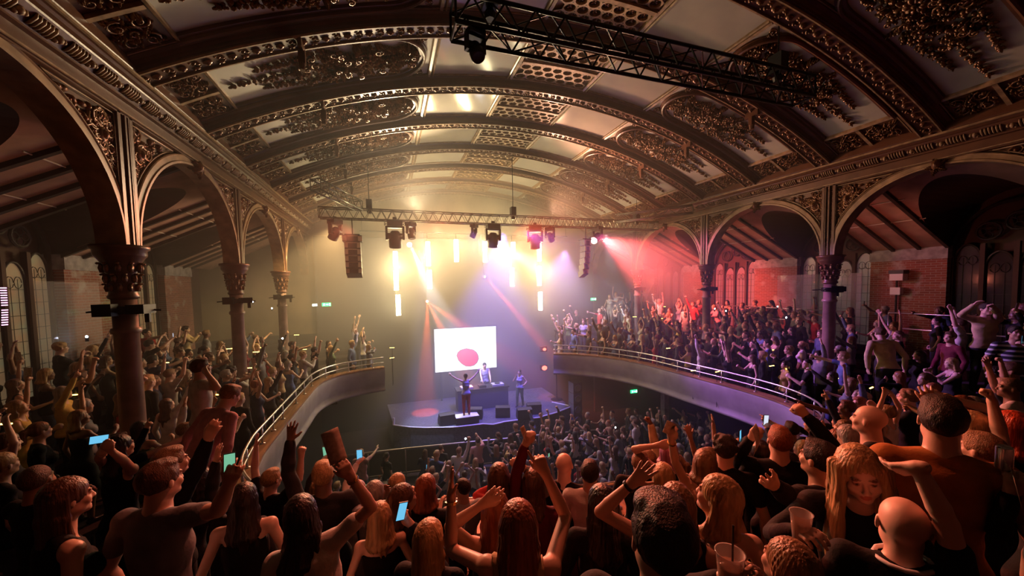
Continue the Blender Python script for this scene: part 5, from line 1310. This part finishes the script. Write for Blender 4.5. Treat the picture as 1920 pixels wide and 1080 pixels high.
hero(1255, 848, 3.5, 'woman with pink tinted hair and a bare arm raised', face=6, skin=1, hair='pink', hairst='bob', hlen=.03, top='tank', la=(1232, 835, 3.4), lh=(-1, 0, 0))
hero(1243, 893, 2.8, 'woman with wavy blonde hair down her back below the pink-haired head', face=-15, skin=0, hair='blonde', hairst='wavy', hlen=.36, top='long')
o, g, s = hero(1322, 868, 2.75, 'woman with light brown hair in a tank top, bare arm holding up a cardboard packet', face=0, skin=0, hair='fair', hairst='bob', hlen=.06, top='strap', la=(1258, 822, 2.6), lh=(-.6, 0, -.9), hands=('hold', 'relax'))
sheet_at(g[-1][0]+Vector((-.03, 0, .0)), (.45, 0, .85), cd, .12, .10, 'pale cardboard packet held up above the pink-haired head'); band(o, s, -1, GOLD, 'bracelet')
hero(1200, 868, 3.6, 'person with light brown hair just behind the spread hand', face=0, skin=1, hair='fair', hairst='short', top='tee', sex='m')
o, g, s = hero(1462, 828, 2.75, 'man with short auburn hair and a black jacket punching the air', 'm', -8, 0, 'auburn', 'short', top='jacket', ra=(1512, 780, 2.6), rh=(1, 0, -.4), hands=('relax', 'fist'), head=(-5, 8, 0))
o, g, s = hero(1535, 862, 2.15, 'dark-haired man in a black jacket turned left with his fingers spread in a V', 'm', -60, 1, 'black', 'short', top='jacket', la=(1440, 905, 1.75), lh=(-.6, -.2, -1), hands=('vee', 'relax'), palms=((.2, .9, .2), None), head=(0, 8, 0))
hero(1628, 788, 2.6, 'bald bearded man in profile facing left', 'm', -75, 0, 'grey', 'bald', top='long', head=(0, 6, 0), topc='charcoal')
hero(1765, 790, 1.60, 'tall man with thick dark hair and a rust-orange shirt, back to the camera', 'm', -12, 1, 'black', 'short', top='tee', topc='orange', hvol=1.2)
o, g, s = hero(1612, 888, 1.50, 'blonde woman with long straight hair facing the camera and looking down', face=165, skin=0, hair='blonde', hairst='side', hlen=.48, fall=(.12, 0), top='long', head=(0, -14, 8), ra=(1500, 1000, 1.35), hands=('relax', 'hold'))
def cup_at(p, label, straw=False, r=.042, h=.12):
    o = tag(empty('plastic_cup', tuple(p)), label, 'cup', 'clear plastic cups')
    b = MB(); b.lathe([(r*.72, 0), (r*.74, .004), (r, h), (r+.003, h+.003), (r-.002, h), (r*.70, .006)], n=20); b.obj('cup_body', mat('clear_plastic', (.85, .75, .70), .08, alpha=.38), o, True)
    b = MB(); b.lathe([(r*.69, .008), (r*.90, h*.66)], n=18); b.obj('drink', mat('pale_drink', (.55, .30, .16), .1, alpha=.55), o, True)
    if straw:
        b = MB(); b.tube([(.01, 0, .01), (.012, .0, h+.09)], .0035, 6); b.obj('straw', BLACK, o)
    return o
cup_at(g[1][0]+Vector((.0, .03, -.05)), 'clear plastic cup in the hand of the long-haired blonde facing us')
o, g, s = hero(1692, 985, 1.22, 'bald man in a black shirt with white collar trim, bare arm bent over his head', 'm', -6, 0, 'grey', 'bald', top='tee', ra=(1718, 868, 1.15), rh=(1.0, .1, .05), hands=('relax', 'droop'), head=(-8, 2, 0))
c = MB(); nk = Vector(s.neck+s.R@V(0, .0, .015)); c.tube([nk+Vector((.088*math.cos(a*.5236), .085*math.sin(a*.5236)+.005, .008*math.cos(a*.5))) for a in range(12)], .009, 8, closed=True); c.obj('collar_trim', mat('white_board', (.8, .8, .85), .4), o, True)
hero(1815, 800, 2.15, 'woman with shoulder-length blonde hair in profile facing left, right of the orange shirt', face=-80, skin=0, hair='blonde', hlen=.16, top='long', topc='floral')
hero(1893, 800, 2.1, 'woman with bright red curly hair at the right edge', face=-60, skin=0, hair='red', hairst='wavy', hlen=.2, top='long', hvol=1.3)
hero(1765, 812, 2.7, 'woman with light hair in profile between the orange shirt and the red curls', face=-70, skin=1, hair='fair', hlen=.2, top='long')
o, g, s = hero(1985, 860, 1.35, 'person mostly out of frame on the right holding papers and a can', face=-35, skin=1, hair='brown', hlen=.2, top='long', topc='black', la=(1895, 925, 1.30), ra=(1925, 900, 1.30), hands=('hold', 'hold'), mouth=0)
sheet_at(g[-1][0]+Vector((.0, -.02, -.10)), (-.3, .1, 1), cd, .12, .15, 'printed leaflet hanging from the hands at the right edge')
b = MB(); b.lathe([(.026, 0), (.031, .01), (.031, .115), (.026, .125), (.02, .122)], n=16); cn = b.obj('drink_can', mat('shiny_can', (.7, .7, .75), .25, .9), None, True, tuple(g[1][0]+Vector((0, .0, .02)))); tag(cn, 'silver drinks can gripped at the right edge', 'can')
o, g, s = hero(1478, 1062, 1.25, 'woman with brown and blonde streaked hair low at the bottom, in profile to the left', face=-50, skin=1, hair='fair', hlen=.3, top='long', head=(0, 14, 0))
o, g, s = hero(1405, 1120, 1.15, 'person below the frame whose hand lifts a clear cup with a black straw', face=-10, skin=1, hair='brown', hlen=.2, top='long', la=(1352, 1090, 1.05), hands=('hold', 'relax'))
cup_at(at_depth(1368, 1092, 1.20)+Vector((0, 0, -.02)), 'clear plastic cup with a black straw at the bottom edge', True)
# left-hand group a little deeper
o, g, s = hero(322, 868, 2.55, 'man with glasses looking right behind the man in grey', 'm', 70, 1, 'fair', 'short', top='jacket', ra=(398, 808, 2.35), rh=(1, 0, -.6), hands=('relax', 'relax'))
o, g, s = hero(432, 742, 4.6, 'broad person in a pale pink shirt bending forward on the left balcony', 'm', 60, 0, 'fair', 'short', top='long', topc='pink', lean=30, fat=1.15)
o, g, s = hero(378, 690, 5.4, 'man in a white T-shirt drinking on the left balcony', 'm', 75, 1, 'brown', 'short', top='tee', topc='white', ra=(388, 700, 5.2), hands=('relax', 'hold'))
o, g, s = hero(226, 838, 3.0, 'woman filming with a phone on the far left', face=60, skin=1, hair='black', hlen=.25, top='tank', la=(182, 838, 2.6), ra=(205, 842, 2.6), hands=('hold', 'hold'))
phone_at(at_depth(186, 824, 3.35), (1, 0, .05), cd, GLOW[0], 'phone held sideways with a bluish screen on the far left', 1.0)
o, g, s = hero(1650, 625, 8.6, 'man in a cream shirt leaning over on the right balcony', 'm', -30, 1, 'brown', 'short', top='long', topc='cream', lean=22)
o, g, s = hero(1850, 580, 8.0, 'man in a cream shirt, arm raised, at the guard rail top right', 'm', 150, 1, 'black', 'short', top='long', topc='cream', la=(1860, 575, 7.7), ra=(1826, 572, 7.9))
o, g, s = hero(1905, 625, 7.0, 'person in a navy and white striped shirt at the right edge', 'm', 160, 2, 'black', 'short', top='tee', topc='striped')
# ================================================================ the three on stage
def stand(pos, face_to, label, **k):
    so = dict(sex='f', H=1.72); kk = dict(hairst='pony', top='tank'); col = {c: k.pop(c) for c in ('skin', 'hair', 'topc', 'botc') if c in k}
    for q in list(k):
        (so if q in ('sex', 'H', 'lean', 'bend', 'head', 'la', 'ra', 'lhint', 'rhint', 'stride', 'fat') else kk)[q] = k[q]
    s = solve(**so); m = meshes_of(s, .011, **kk); d = Vector(face_to)-Vector(pos); rz = -math.atan2(d.x, d.y)
    return person_obj(m, SKIN[col.get('skin', 1)], HM[col.get('hair', 'black')], CM[col.get('topc', 'blue')], CM[col.get('botc', 'red')], pos, rz, label, None, 'person', 'top'), s
stand((RX, RY, 1.628), (RX+.4, 30, 1.6), 'dancer in red shorts on the white-topped riser, both arms flung wide', la=(-.62, .0, 1.75), ra=(.55, .1, 1.78), topc='lilac', botc='red', hairst='bun')
stand((5.70, 16.3, 1.302), (-2, 8, 1.3), 'standing singer in blue on the right of the stage with a hand to the mouth', ra=(.10, .22, 1.45), la=(-.30, .15, 1.1), topc='lilac', botc='green', stride=.12)
stand((4.35, 17.7, 1.302), (4.0, 5, 1.3), 'DJ in a pale shirt standing behind the table before the screen', sex='m', H=1.88, la=(-.2, .42, 1.1), ra=(.22, .42, 1.12), hairst='short', topc='lilac', botc='charcoal')
for (px, py, lab, upk, tc) in ((1143, 577, 'performer in white on the far right gallery, leftmost of the bright group', 1, 'white'), (1155, 572, 'performer in white with an arm thrown straight up on the far right gallery', 2, 'white'), (1163, 578, 'performer in white bending beside the others on the far right gallery', 0, 'white'),
                              (1194, 574, 'woman in a white skirt and orange top on the far right gallery', 0, 'orange'), (1210, 562, 'bare-armed person with both arms out at the end of the far right gallery', 3, 'pink')):
    p = atY(px, py, 18.6); kk = {1: dict(la=(-.5, .2, 1.5)), 2: dict(ra=(.15, .1, 2.1), la=(-.45, .2, 1.6)), 0: dict(), 3: dict(la=(-.45, .1, 1.95), ra=(.55, .1, 1.5))}[upk]
    stand((p.x, 18.6, p.z-1.0), (3, 8, 3), lab, topc=tc, botc='white' if px != 1210 else 'black', skin=0, hair='blonde', hairst='long', **kk)
p0 = atY(1130, 590, 18.6); p1_ = atY(1250, 590, 18.6)
b = MB(); b.box((p0.x, 18.0, 3.4), (p1_.x+1.2, 19.4, atY(1155, 572, 18.6).z-1.0)); struct(b.obj('floor_gallery', CARPET), 'raised gallery floor at the far right', 'floor')
add_light('gallery_light', 'SPOT', (9.2, 14.4, 9.3), (.9, .93, 1), 900, (p0.x+1.0, 18.6, 5.4), .05, 16, .5, vol=.1)
# ================================================================ the crowd
rg = random.Random(42); rv = rg.uniform
UP = lambda x, z, y=.12: (x, y, z)
PROT = []
def proto(sex, desc, hair, tops, so, kw): PROT.append((sex, desc, hair, tops, so, kw))
proto('f', 'both arms up', 'long', 'tank top', dict(la=UP(-.30, 1.98), ra=UP(.34, 1.92)), dict(hairst='long', hlen=.3, top='tank', hands=('open', 'open'), mouth=.8))
proto('f', 'pointing up', 'long', 'top', dict(ra=UP(.26, 1.98, .25), head=(10, 12, 0)), dict(hairst='wavy', hlen=.3, top='long', hands=('relax', 'point')))
proto('f', 'clapping', 'bobbed', 'strappy top', dict(ra=(.05, .33, 1.38), la=(-.05, .33, 1.36)), dict(hairst='bob', hlen=.1, top='strap', hands=('flat', 'flat'), mouth=.4))
proto('f', 'holding up a phone', 'long', 'top', dict(la=(-.12, .40, 1.74), head=(-5, 10, 0)), dict(hairst='long', hlen=.25, top='long', hands=('hold', 'relax')))
proto('f', 'arms down', 'ponytailed', 'T-shirt', dict(head=(-20, 5, 0)), dict(hairst='pony', hlen=.25, top='tee', hands=('relax', 'relax')))
proto('f', 'one arm thrown up', 'long', 'dress', dict(la=UP(-.2, 2.02, .05), ra=(.25, .35, 1.25), head=(0, 20, 5)), dict(hairst='long', hlen=.35, top='tank', hands=('fist', 'hold'), mouth=1., dress=True))
proto('f', 'hands at her face', 'long', 'jacket', dict(la=(-.07, .22, 1.52), ra=(.08, .22, 1.5), head=(15, 5, 0)), dict(hairst='wavy', hlen=.25, top='jacket', hands=('flat', 'flat'), mouth=.8))
proto('f', 'arms bent overhead', 'bun', 'tank top', dict(la=UP(-.12, 1.90, .0), ra=UP(.12, 1.86, .0), lhint=(-1, 0, .1), rhint=(1, 0, .1)), dict(hairst='bun', top='tank', hands=('relax', 'relax')))
proto('f', 'leaning forward', 'long', 'top', dict(lean=16, la=(-.2, .5, 1.2), ra=(.22, .5, 1.2)), dict(hairst='long', hlen=.3, top='long', hands=('relax', 'relax')))
proto('f', 'holding a drink', 'bobbed', 'strappy dress', dict(ra=(.18, .32, 1.32), head=(25, 5, 0)), dict(hairst='bob', hlen=.14, top='strap', hands=('relax', 'hold'), dress=True, mouth=.4))
proto('m', 'both arms up', 'short', 'T-shirt', dict(H=1.8, la=UP(-.36, 2.02), ra=UP(.36, 2.0)), dict(hairst='short', top='tee', hands=('open', 'fist'), mouth=.8))
proto('m', 'fist in the air', 'short', 'shirt', dict(H=1.8, ra=UP(.28, 2.05, .2)), dict(hairst='short', top='long', hands=('relax', 'fist'), mouth=.6))
proto('m', 'arms down', 'short', 'shirt', dict(H=1.82, head=(-15, 3, 0)), dict(hairst='short', top='long', hands=('relax', 'relax')))
proto('m', 'holding up a phone', 'cropped', 'T-shirt', dict(H=1.78, ra=(.12, .42, 1.80)), dict(hairst='short', hvol=.7, top='tee', hands=('relax', 'hold')))
proto('m', 'clapping', 'curly', 'jacket', dict(H=1.78, ra=(.05, .35, 1.45), la=(-.05, .35, 1.43)), dict(hairst='curly', top='jacket', hands=('flat', 'flat')))
proto('m', 'holding a drink', 'shaved', 'T-shirt', dict(H=1.8, la=(-.2, .35, 1.38), head=(-25, 4, 0)), dict(hairst='shaved', top='tee', hands=('hold', 'relax')))
proto('m', 'pointing ahead', 'short', 'T-shirt', dict(H=1.8, ra=(.2, .55, 1.65), head=(5, 8, 0)), dict(hairst='short', top='tee', hands=('relax', 'point'), mouth=.8))
proto('m', 'one arm up', 'short', 'jacket', dict(H=1.8, la=UP(-.25, 2.05, .1), fat=1.1), dict(hairst='short', top='jacket', hands=('open', 'relax')))
MESH = {}
def get_mesh(i, lod):
    if (i, lod) not in MESH:
        sex, desc, hn, tn, so, kw = PROT[i]; s = solve(sex=sex, **so); k2 = dict(kw)
        raw = build_meshes(s, {0: .011, 1: .0165, 2: .03}[lod], seed=i, **k2)
        MESH[(i, lod)] = ({k: to_mesh('crowd_'+k, P, Q, pmat(k, kw.get('hairst')), t) for k, (P, Q, t) in raw.items() if len(P) > 8} if lod < 2 else raw, s)
    return MESH[(i, lod)]
ROWN = ['front row', 'second row', 'third row', 'fourth row', 'fifth row', 'sixth row', 'seventh row', 'back row', 'back row', 'back row']
def project(x, y, z):
    d = Vector((x, y, z-ZC)); c = Vector((d.dot(CAM_R), d.dot(CAM_U), d.dot(CAM_F)))
    if c.z < .3: return None
    return 960+F*c.x/c.z, PPY-F*c.y/c.z, c.z
SPOTS = []
def ok_spot(x, y, r=.42):
    if math.hypot(x, y) < 1.15: return False
    for hx, hy in HEROES:
        if (x-hx)**2+(y-hy)**2 < r*r: return False
    for k in (0, 2, 4):
        for xx in (XL-.13, XR+.13):
            if (x-xx)**2+(y-(Y0+BAY/2*k))**2 < .45**2: return False
    return True
for i in range(8):
    s_ = .2+rv(0, .3)
    while s_ < L_cum[-1]:
        k = min(int(np.searchsorted(L_cum, s_)), RN-1); off = .25+(i+.45)*TW+rv(-.12, .12)
        if i == 0: off += .1
        x, y = RP[k]+RNRM[k]*off; s_ += .50*(RV_ := 1)/(1+.0*off)+rv(-.06, .14)
        if k > 0 and RNRM[k, 1] < -.5: s_ -= .12*0
        if x < WLX+.45 or x > WRX-.5 or y < -.5 or y > 18.5 or not ok_spot(x, y): continue
        near = math.hypot(x, y)
        if near < 3.3: continue
        z = floor_z(x, y); q = project(x, y, z+1.5)
        if q is None or q[0] < -120 or q[0] > 2040 or q[1] > 1180 or q[1] < 300: continue
        side = 'left balcony' if x < -1.6 else ('right balcony' if x > 8.8 else 'near balcony')
        if side == 'left balcony' and y > 16.2: continue
        SPOTS.append((q[2], x, y, z, side, i))
# offset rings overlap on the outside of the curve: thin them
keep = []
for sp_ in sorted(SPOTS):
    if all((sp_[1]-t_[1])**2+(sp_[2]-t_[2])**2 > .40**2 for t_ in keep): keep.append(sp_)
SPOTS = keep
yy = 5.6; row = 0
while yy < 13.4:
    xx = -1.6+(row % 2)*.3
    while xx < 12.0:
        x, y = xx+rv(-.14, .14), yy+rv(-.14, .14); xx += .62; lim = 9.2 if y < 7.5 else 12
        if x > lim or (y > 12.4 and x < 3.5) or rg.random() < .14: continue
        if abs(x-(-.37)) < .95 and abs(y-11.5) < .75: continue
        if any(abs(x-a_) < .4 and abs(y-b__) < .4 for a_, b__ in ((11.2, 8.4), (10.9, 12.6))): continue
        q = project(x, y, 1.5)
        if q is None or q[1] > 990 or q[0] < 560: continue
        SPOTS.append((q[2]+1.5, x, y, 0, 'hall floor', 0))
    yy += .66; row += 1
SPOTS.sort()
TOPC = ['black']*14+['charcoal']*3+['white']*3+['grey']*2+['navy']*2+['denim', 'red', 'blue', 'pink', 'wine', 'green', 'cream', 'yellow', 'lilac']
HAIRC = ['brown']*4+['black']*3+['blonde']*4+['fair']*3+['auburn']*1+['grey']
HCN = {'brown': 'brown', 'black': 'black', 'blonde': 'blonde', 'fair': 'light-brown', 'auburn': 'auburn', 'grey': 'grey', 'red': 'red', 'pink': 'pink'}
NIND = 300-len(HEROES)-8; used = {}; merged = {k: [] for k in ('body', 'hair', 'top', 'trousers')}
def span(y):
    for lim, t in ((6.2, 'before the nearest column'), (8.4, 'beside the nearest column'), (10.6, 'past the nearest column'), (12.8, 'beside the second column'), (15.0, 'past the second column')):
        if y < lim: return t
    return 'near the stage end'
def gspan(x, y):
    return ('near side of floor' if y < 8 else 'mid floor' if y < 10.8 else 'near the barrier')+(' left' if x < 2 else ' centre' if x < 6 else ' right')
PH = 0; PP = 0
for n, (dep, x, y, z, side, i) in enumerate(SPOTS):
    pi = rg.randrange(len(PROT)); sex, desc, hn, tn, so, kw = PROT[pi]
    hc, tc = rg.choice(HAIRC), rg.choice(TOPC)
    if desc == 'holding up a phone' and rg.random() < .3: pi = 4; sex, desc, hn, tn, so, kw = PROT[pi]
    d = Vector((3.4-x, 16-y)); rz = -math.atan2(d.x, d.y)+rv(-.45, .45); scl = rv(.94, 1.05)
    if n < NIND:
        lod = 0 if dep < 5.5 else 1
        m, s = get_mesh(pi, lod)
        who = 'woman' if sex == 'f' else 'man'
        hd_ = {'bobbed': 'bob-haired', 'ponytailed': 'ponytailed', 'cropped': 'crop-haired', 'shaved': 'shaven-headed'}.get(hn, hn+'-haired')
        if 'balcony' in side and side != 'near balcony': where = '%s row %d, %s' % (side, i+1, span(y).replace('the ', ''))
        elif side == 'near balcony': where = 'near balcony row %d, %s' % (i+1, 'left' if x < 1 else 'centre' if x < 4.5 else 'right')
        else: where = 'hall floor, '+gspan(x, y).replace('near side of floor', 'near side').replace('mid floor', 'middle')
        lab = '%s %s %s, %s %s, %s, %s' % (HCN[hc], hd_, who, tc, tn, desc, where)
        ws = lab.split()
        if len(ws) > 16: lab = ' '.join(ws[:16])
        used[lab] = used.get(lab, 0)+1
        o = person_obj(m, SKIN[rg.choice((0, 0, 1, 1, 1, 2, 3))], HM[hc], CM[tc], CM[rg.choice(('black', 'black', 'black', 'denim', 'charcoal', 'navy'))], (x, y, z+.005), rz, lab, 'crowd on the '+side, 'person', 'top', scl)
        if desc == 'holding up a phone' and PH < 26:
            PH += 1; sd = -1 if sex == 'f' else 1; c_, s2 = math.cos(rz), math.sin(rz); W3 = lambda v: Vector((v[0]*c_-v[1]*s2, v[0]*s2+v[1]*c_, v[2]))
            p, dd, nn = s.grip[sd]; p = W3(p*scl)+Vector((x, y, z)); nf = -W3((0, 1, 0))
            ph = phone_at(p+Vector((0, 0, .05)), (rv(-.2, .2), 0, 1), nf, rg.choice(GLOW), 'phone held up by the %s-haired %s in %s, %s %s' % (HCN[hc], who, tc, side, gspan(x, y) if side == 'hall floor' else span(y)))
            if len(ph['label'].split()) > 16: ph['label'] = ' '.join(ph['label'].split()[:16])
        if desc in ('fist in the air', 'one arm thrown up') and PP < 18 and side != 'hall floor' and rg.random() < .6:
            PP += 1; sd = 1 if desc == 'fist in the air' else -1; c_, s2 = math.cos(rz), math.sin(rz); W3 = lambda v: Vector((v[0]*c_-v[1]*s2, v[0]*s2+v[1]*c_, v[2]))
            p, dd, nn = s.grip[sd]; p = W3(p*scl)+Vector((x, y, z))
            pp_ = sheet_at(p+Vector((0, 0, -.01)), (rv(-.6, .6), rv(-.2, .2), 1), (rv(-.3, .3), -1, .1), .10, .17, 'pale paper raised by the %s-haired %s in %s, %s, %s' % (HCN[hc], who, tc, side, span(y).replace('the ', '')))
            pp_['label'] = ' '.join(pp_['label'].split()[:16])
    else:
        raw, s = get_mesh(pi, 2); c_, s2 = math.cos(rz)*scl, math.sin(rz)*scl; Rm = np.array([[c_, -s2, 0], [s2, c_, 0], [0, 0, scl]])
        for k, (P, Q, t) in raw.items():
            if k in merged and len(P) > 8: merged[k].append((P@Rm.T+np.array([x, y, z]), Q, t, (hc, tc)))
print('crowd', len(SPOTS), 'individual', min(NIND, len(SPOTS)), 'dup labels', sum(1 for v in used.values() if v > 1))
def merge_obj(name, items, colfn):
    off = 0; Ps, Qs, Cs = [], [], []
    for P, Q, t, key in items:
        Ps.append(P); Qs.append(Q.astype(np.int64)+off); off += len(P); c = np.array(colfn(key))[None].repeat(len(P), 0); Cs.append(c if t is None else c*t)
    return to_mesh(name, np.concatenate(Ps), np.concatenate(Qs), CROWDM, np.concatenate(Cs))
CROWDM = mat('far_crowd', (.5, .5, .5), .75)
_nt = CROWDM.node_tree; _a = _nt.nodes.new('ShaderNodeVertexColor'); _a.layer_name = 'tint'; _nt.links.new(_a.outputs[0], _nt.nodes['Principled BSDF'].inputs['Base Color'])
HCC = {'brown': (.10, .05, .03), 'black': (.025, .016, .013), 'blonde': (.5, .32, .16), 'fair': (.26, .15, .09), 'auburn': (.28, .09, .04), 'grey': (.35, .33, .32)}
TCC = {'black': (.014, .012, .014), 'charcoal': (.05, .048, .052), 'white': (.74, .70, .68), 'grey': (.22, .22, .25), 'navy': (.03, .04, .10), 'denim': (.10, .14, .26), 'red': (.45, .04, .04), 'blue': (.14, .2, .45), 'pink': (.62, .32, .36), 'wine': (.16, .02, .04), 'green': (.1, .16, .09), 'cream': (.66, .5, .3), 'yellow': (.6, .45, .12), 'lilac': (.42, .38, .6), 'floral': (.3, .15, .1), 'striped': (.3, .3, .35)}
if merged['body']:
    cr = bpy.data.objects.new('crowd', merge_obj('crowd', [(P, Q, t, k) for P, Q, t, k in merged['body']], lambda k: (.60, .38, .28))); COL.objects.link(cr)
    tag(cr, 'distant packed rows of concertgoers beyond the nearer faces', 'crowd', None, 'stuff')
    for k, fn in (('hair', lambda q: HCC[q[0]]), ('top', lambda q: TCC[q[1]]), ('trousers', lambda q: (.04, .045, .07))):
        c = bpy.data.objects.new(k, merge_obj('crowd_'+k, merged[k], fn)); COL.objects.link(c); c.parent = cr; c['kind'] = 'stuff'
# ================================================================ small lights and floor table
AMB = emis('amber_strip', (1, .62, .12), 9)
amb = [(429, 654), (480, 660), (487, 652), (466, 690), (310, 680), (276, 693), (142, 740), (245, 750), (405, 740), (8, 795), (10, 865), (556, 628), (570, 655), (735, 652), (735, 671), (1190, 594), (1272, 612), (1446, 656), (1447, 686), (1475, 691), (1530, 701), (1567, 710), (1634, 727), (1712, 757), (1245, 575), (1240, 597), (1253, 653), (1300, 695), (1345, 697)]
def in_well(x, y):
    c = False; n = RN
    for i in range(n):
        (x1, y1), (x2, y2) = RP[i], RP[(i+1) % n]
        if (y1 > y) != (y2 > y) and x < (x2-x1)*(y-y1)/(y2-y1)+x1: c = not c
    return c
for j, (px, py) in enumerate(amb):
    # stand on the tiers: walk along the ray until it is 1.15 m above the floor there
    r = ray(px, py); dpt = 2.0; p = None
    while dpt < 22:
        p = r*dpt+Vector((0, 0, ZC)); 
        if p.z < floor_z(p.x, p.y)+1.50 and not in_well(p.x, p.y): break
        dpt += .05
    p.x = min(max(p.x, WLX+.3), WRX-.3)
    fz = floor_z(p.x, p.y); o = tag(empty('aisle_light', (p.x, p.y, p.z)), 'amber strip light on post, %s, %s, %s' % ('left balcony' if p.x < 3 else 'right balcony', 'row %d' % (int(max(0, rail_dist(p.x, p.y)-.25)/TW)+1), span(p.y)), 'light', 'amber light strips among the seats')
    b = MB(); b.box((-.09, -.01, -.008), (.09, .01, .008)); b.obj('glowing_strip', AMB, o); b = MB(); b.tube([(0, .012, -.01), (0, .012, fz-p.z)], .008, 5); b.obj('post', BLACK, o)
    o.rotation_euler = (0, 0, rv(-.5, .5))
TORCH = emis('torch_white', (.72, .80, 1), 55)
for px, py, lab in ((163, 635, 'phone torch shining beside the brick wall on the left balcony'), (495, 552, 'upper phone torch in the haze past the second left column'), (474, 568, 'phone torch beside the second left column'), (510, 580, 'lower phone torch past the second left column'), (530, 637, 'faint phone torch deep in the left balcony'),
                    (1458, 577, 'bright phone torch raised on the right balcony'), (1474, 598, 'small phone torch below the bright one on the right balcony'), (1340, 581, 'phone torch beside the second right column'), (1361, 585, 'tiny phone torch just right of the second right column'), (1154, 804, 'phone torch on the hall floor before the barrier'), (873, 825, 'phone torch near the barrier at centre'), (917, 905, 'phone torch low at the centre')):
    r = ray(px, py); dpt = 2.0
    while dpt < 19:
        p = r*dpt+Vector((0, 0, ZC)); fl_ = floor_z(p.x, p.y) if (px < 700 or px > 1250) else 0
        if fl_ and in_well(p.x, p.y): dpt += .05; continue
        if p.z < fl_+1.85: break
        dpt += .05
    p.x = min(max(p.x, WLX+.5), WRX-.5)
    o = tag(empty('phone_torch', tuple(p)), lab, 'phone', 'phone torches shining in the crowd')
    b = MB(); b.box((-.035, 0, -.07), (.035, .009, .07)); b.obj('case', BLACK, o); b = MB(); b.blob((0, -.004, .05), .028, .010, .028, 0, 10, 6); b.obj('lamp', TORCH, o, True)
# drinks table on the hall floor
o = tag(empty('drinks_table', (-.37, 11.5, 0)), 'small round table crowded with white cups on the hall floor, left of centre', 'table')
b = MB(); b.lathe([(.0, .90), (.55, .90), (.56, .93), (.0, .93)], n=24); b.obj('table_top', mat('pale_table', (.5, .4, .35), .5), o); b = MB(); b.lathe([(.3, 0), (.3, .02), (.04, .05), (.04, .90)], n=14); b.obj('leg', STEEL, o)
cb = MB(); cb.lathe([(.030, 0), (.040, .10), (.043, .103), (.038, .10), (.028, .006)], n=12); cbm = cb.mesh('cup', mat('white_paper_cup', (.8, .76, .72), .5), True)
for j in range(14):
    a = j*2.4; r_ = .13*math.sqrt(j); c = bpy.data.objects.new('paper_cup', cbm); COL.objects.link(c); c.location = (-.37+r_*math.cos(a), 11.5+r_*math.sin(a), .931); tag(c, 'white paper cup on the drinks table of the hall floor', 'cup', 'paper cups on the drinks table')

# neighbours that would read alike are told apart by their order from the left
def order(prefix_fn, names):
    by = {}
    for o in bpy.data.objects:
        if o.parent is None and o.name.split('.')[0] in names and o.get('label'): by.setdefault(o['label'], []).append(o)
    ORD = ['leftmost', 'second', 'third', 'fourth', 'fifth', 'sixth', 'seventh', 'eighth', 'ninth', 'tenth', 'eleventh', 'twelfth', 'thirteenth', 'rightmost']
    for lab, os_ in by.items():
        if len(os_) < 2: continue
        os_.sort(key=lambda o: (project(*o.location) or (0, 0, 0))[0])
        for j, o in enumerate(os_): o['label'] = ' '.join(((ORD[j] if j else 'leftmost')+' '+lab).split()[:16])
order(None, ('aisle_light', 'paper_cup', 'person', 'programme_sheet', 'smartphone'))
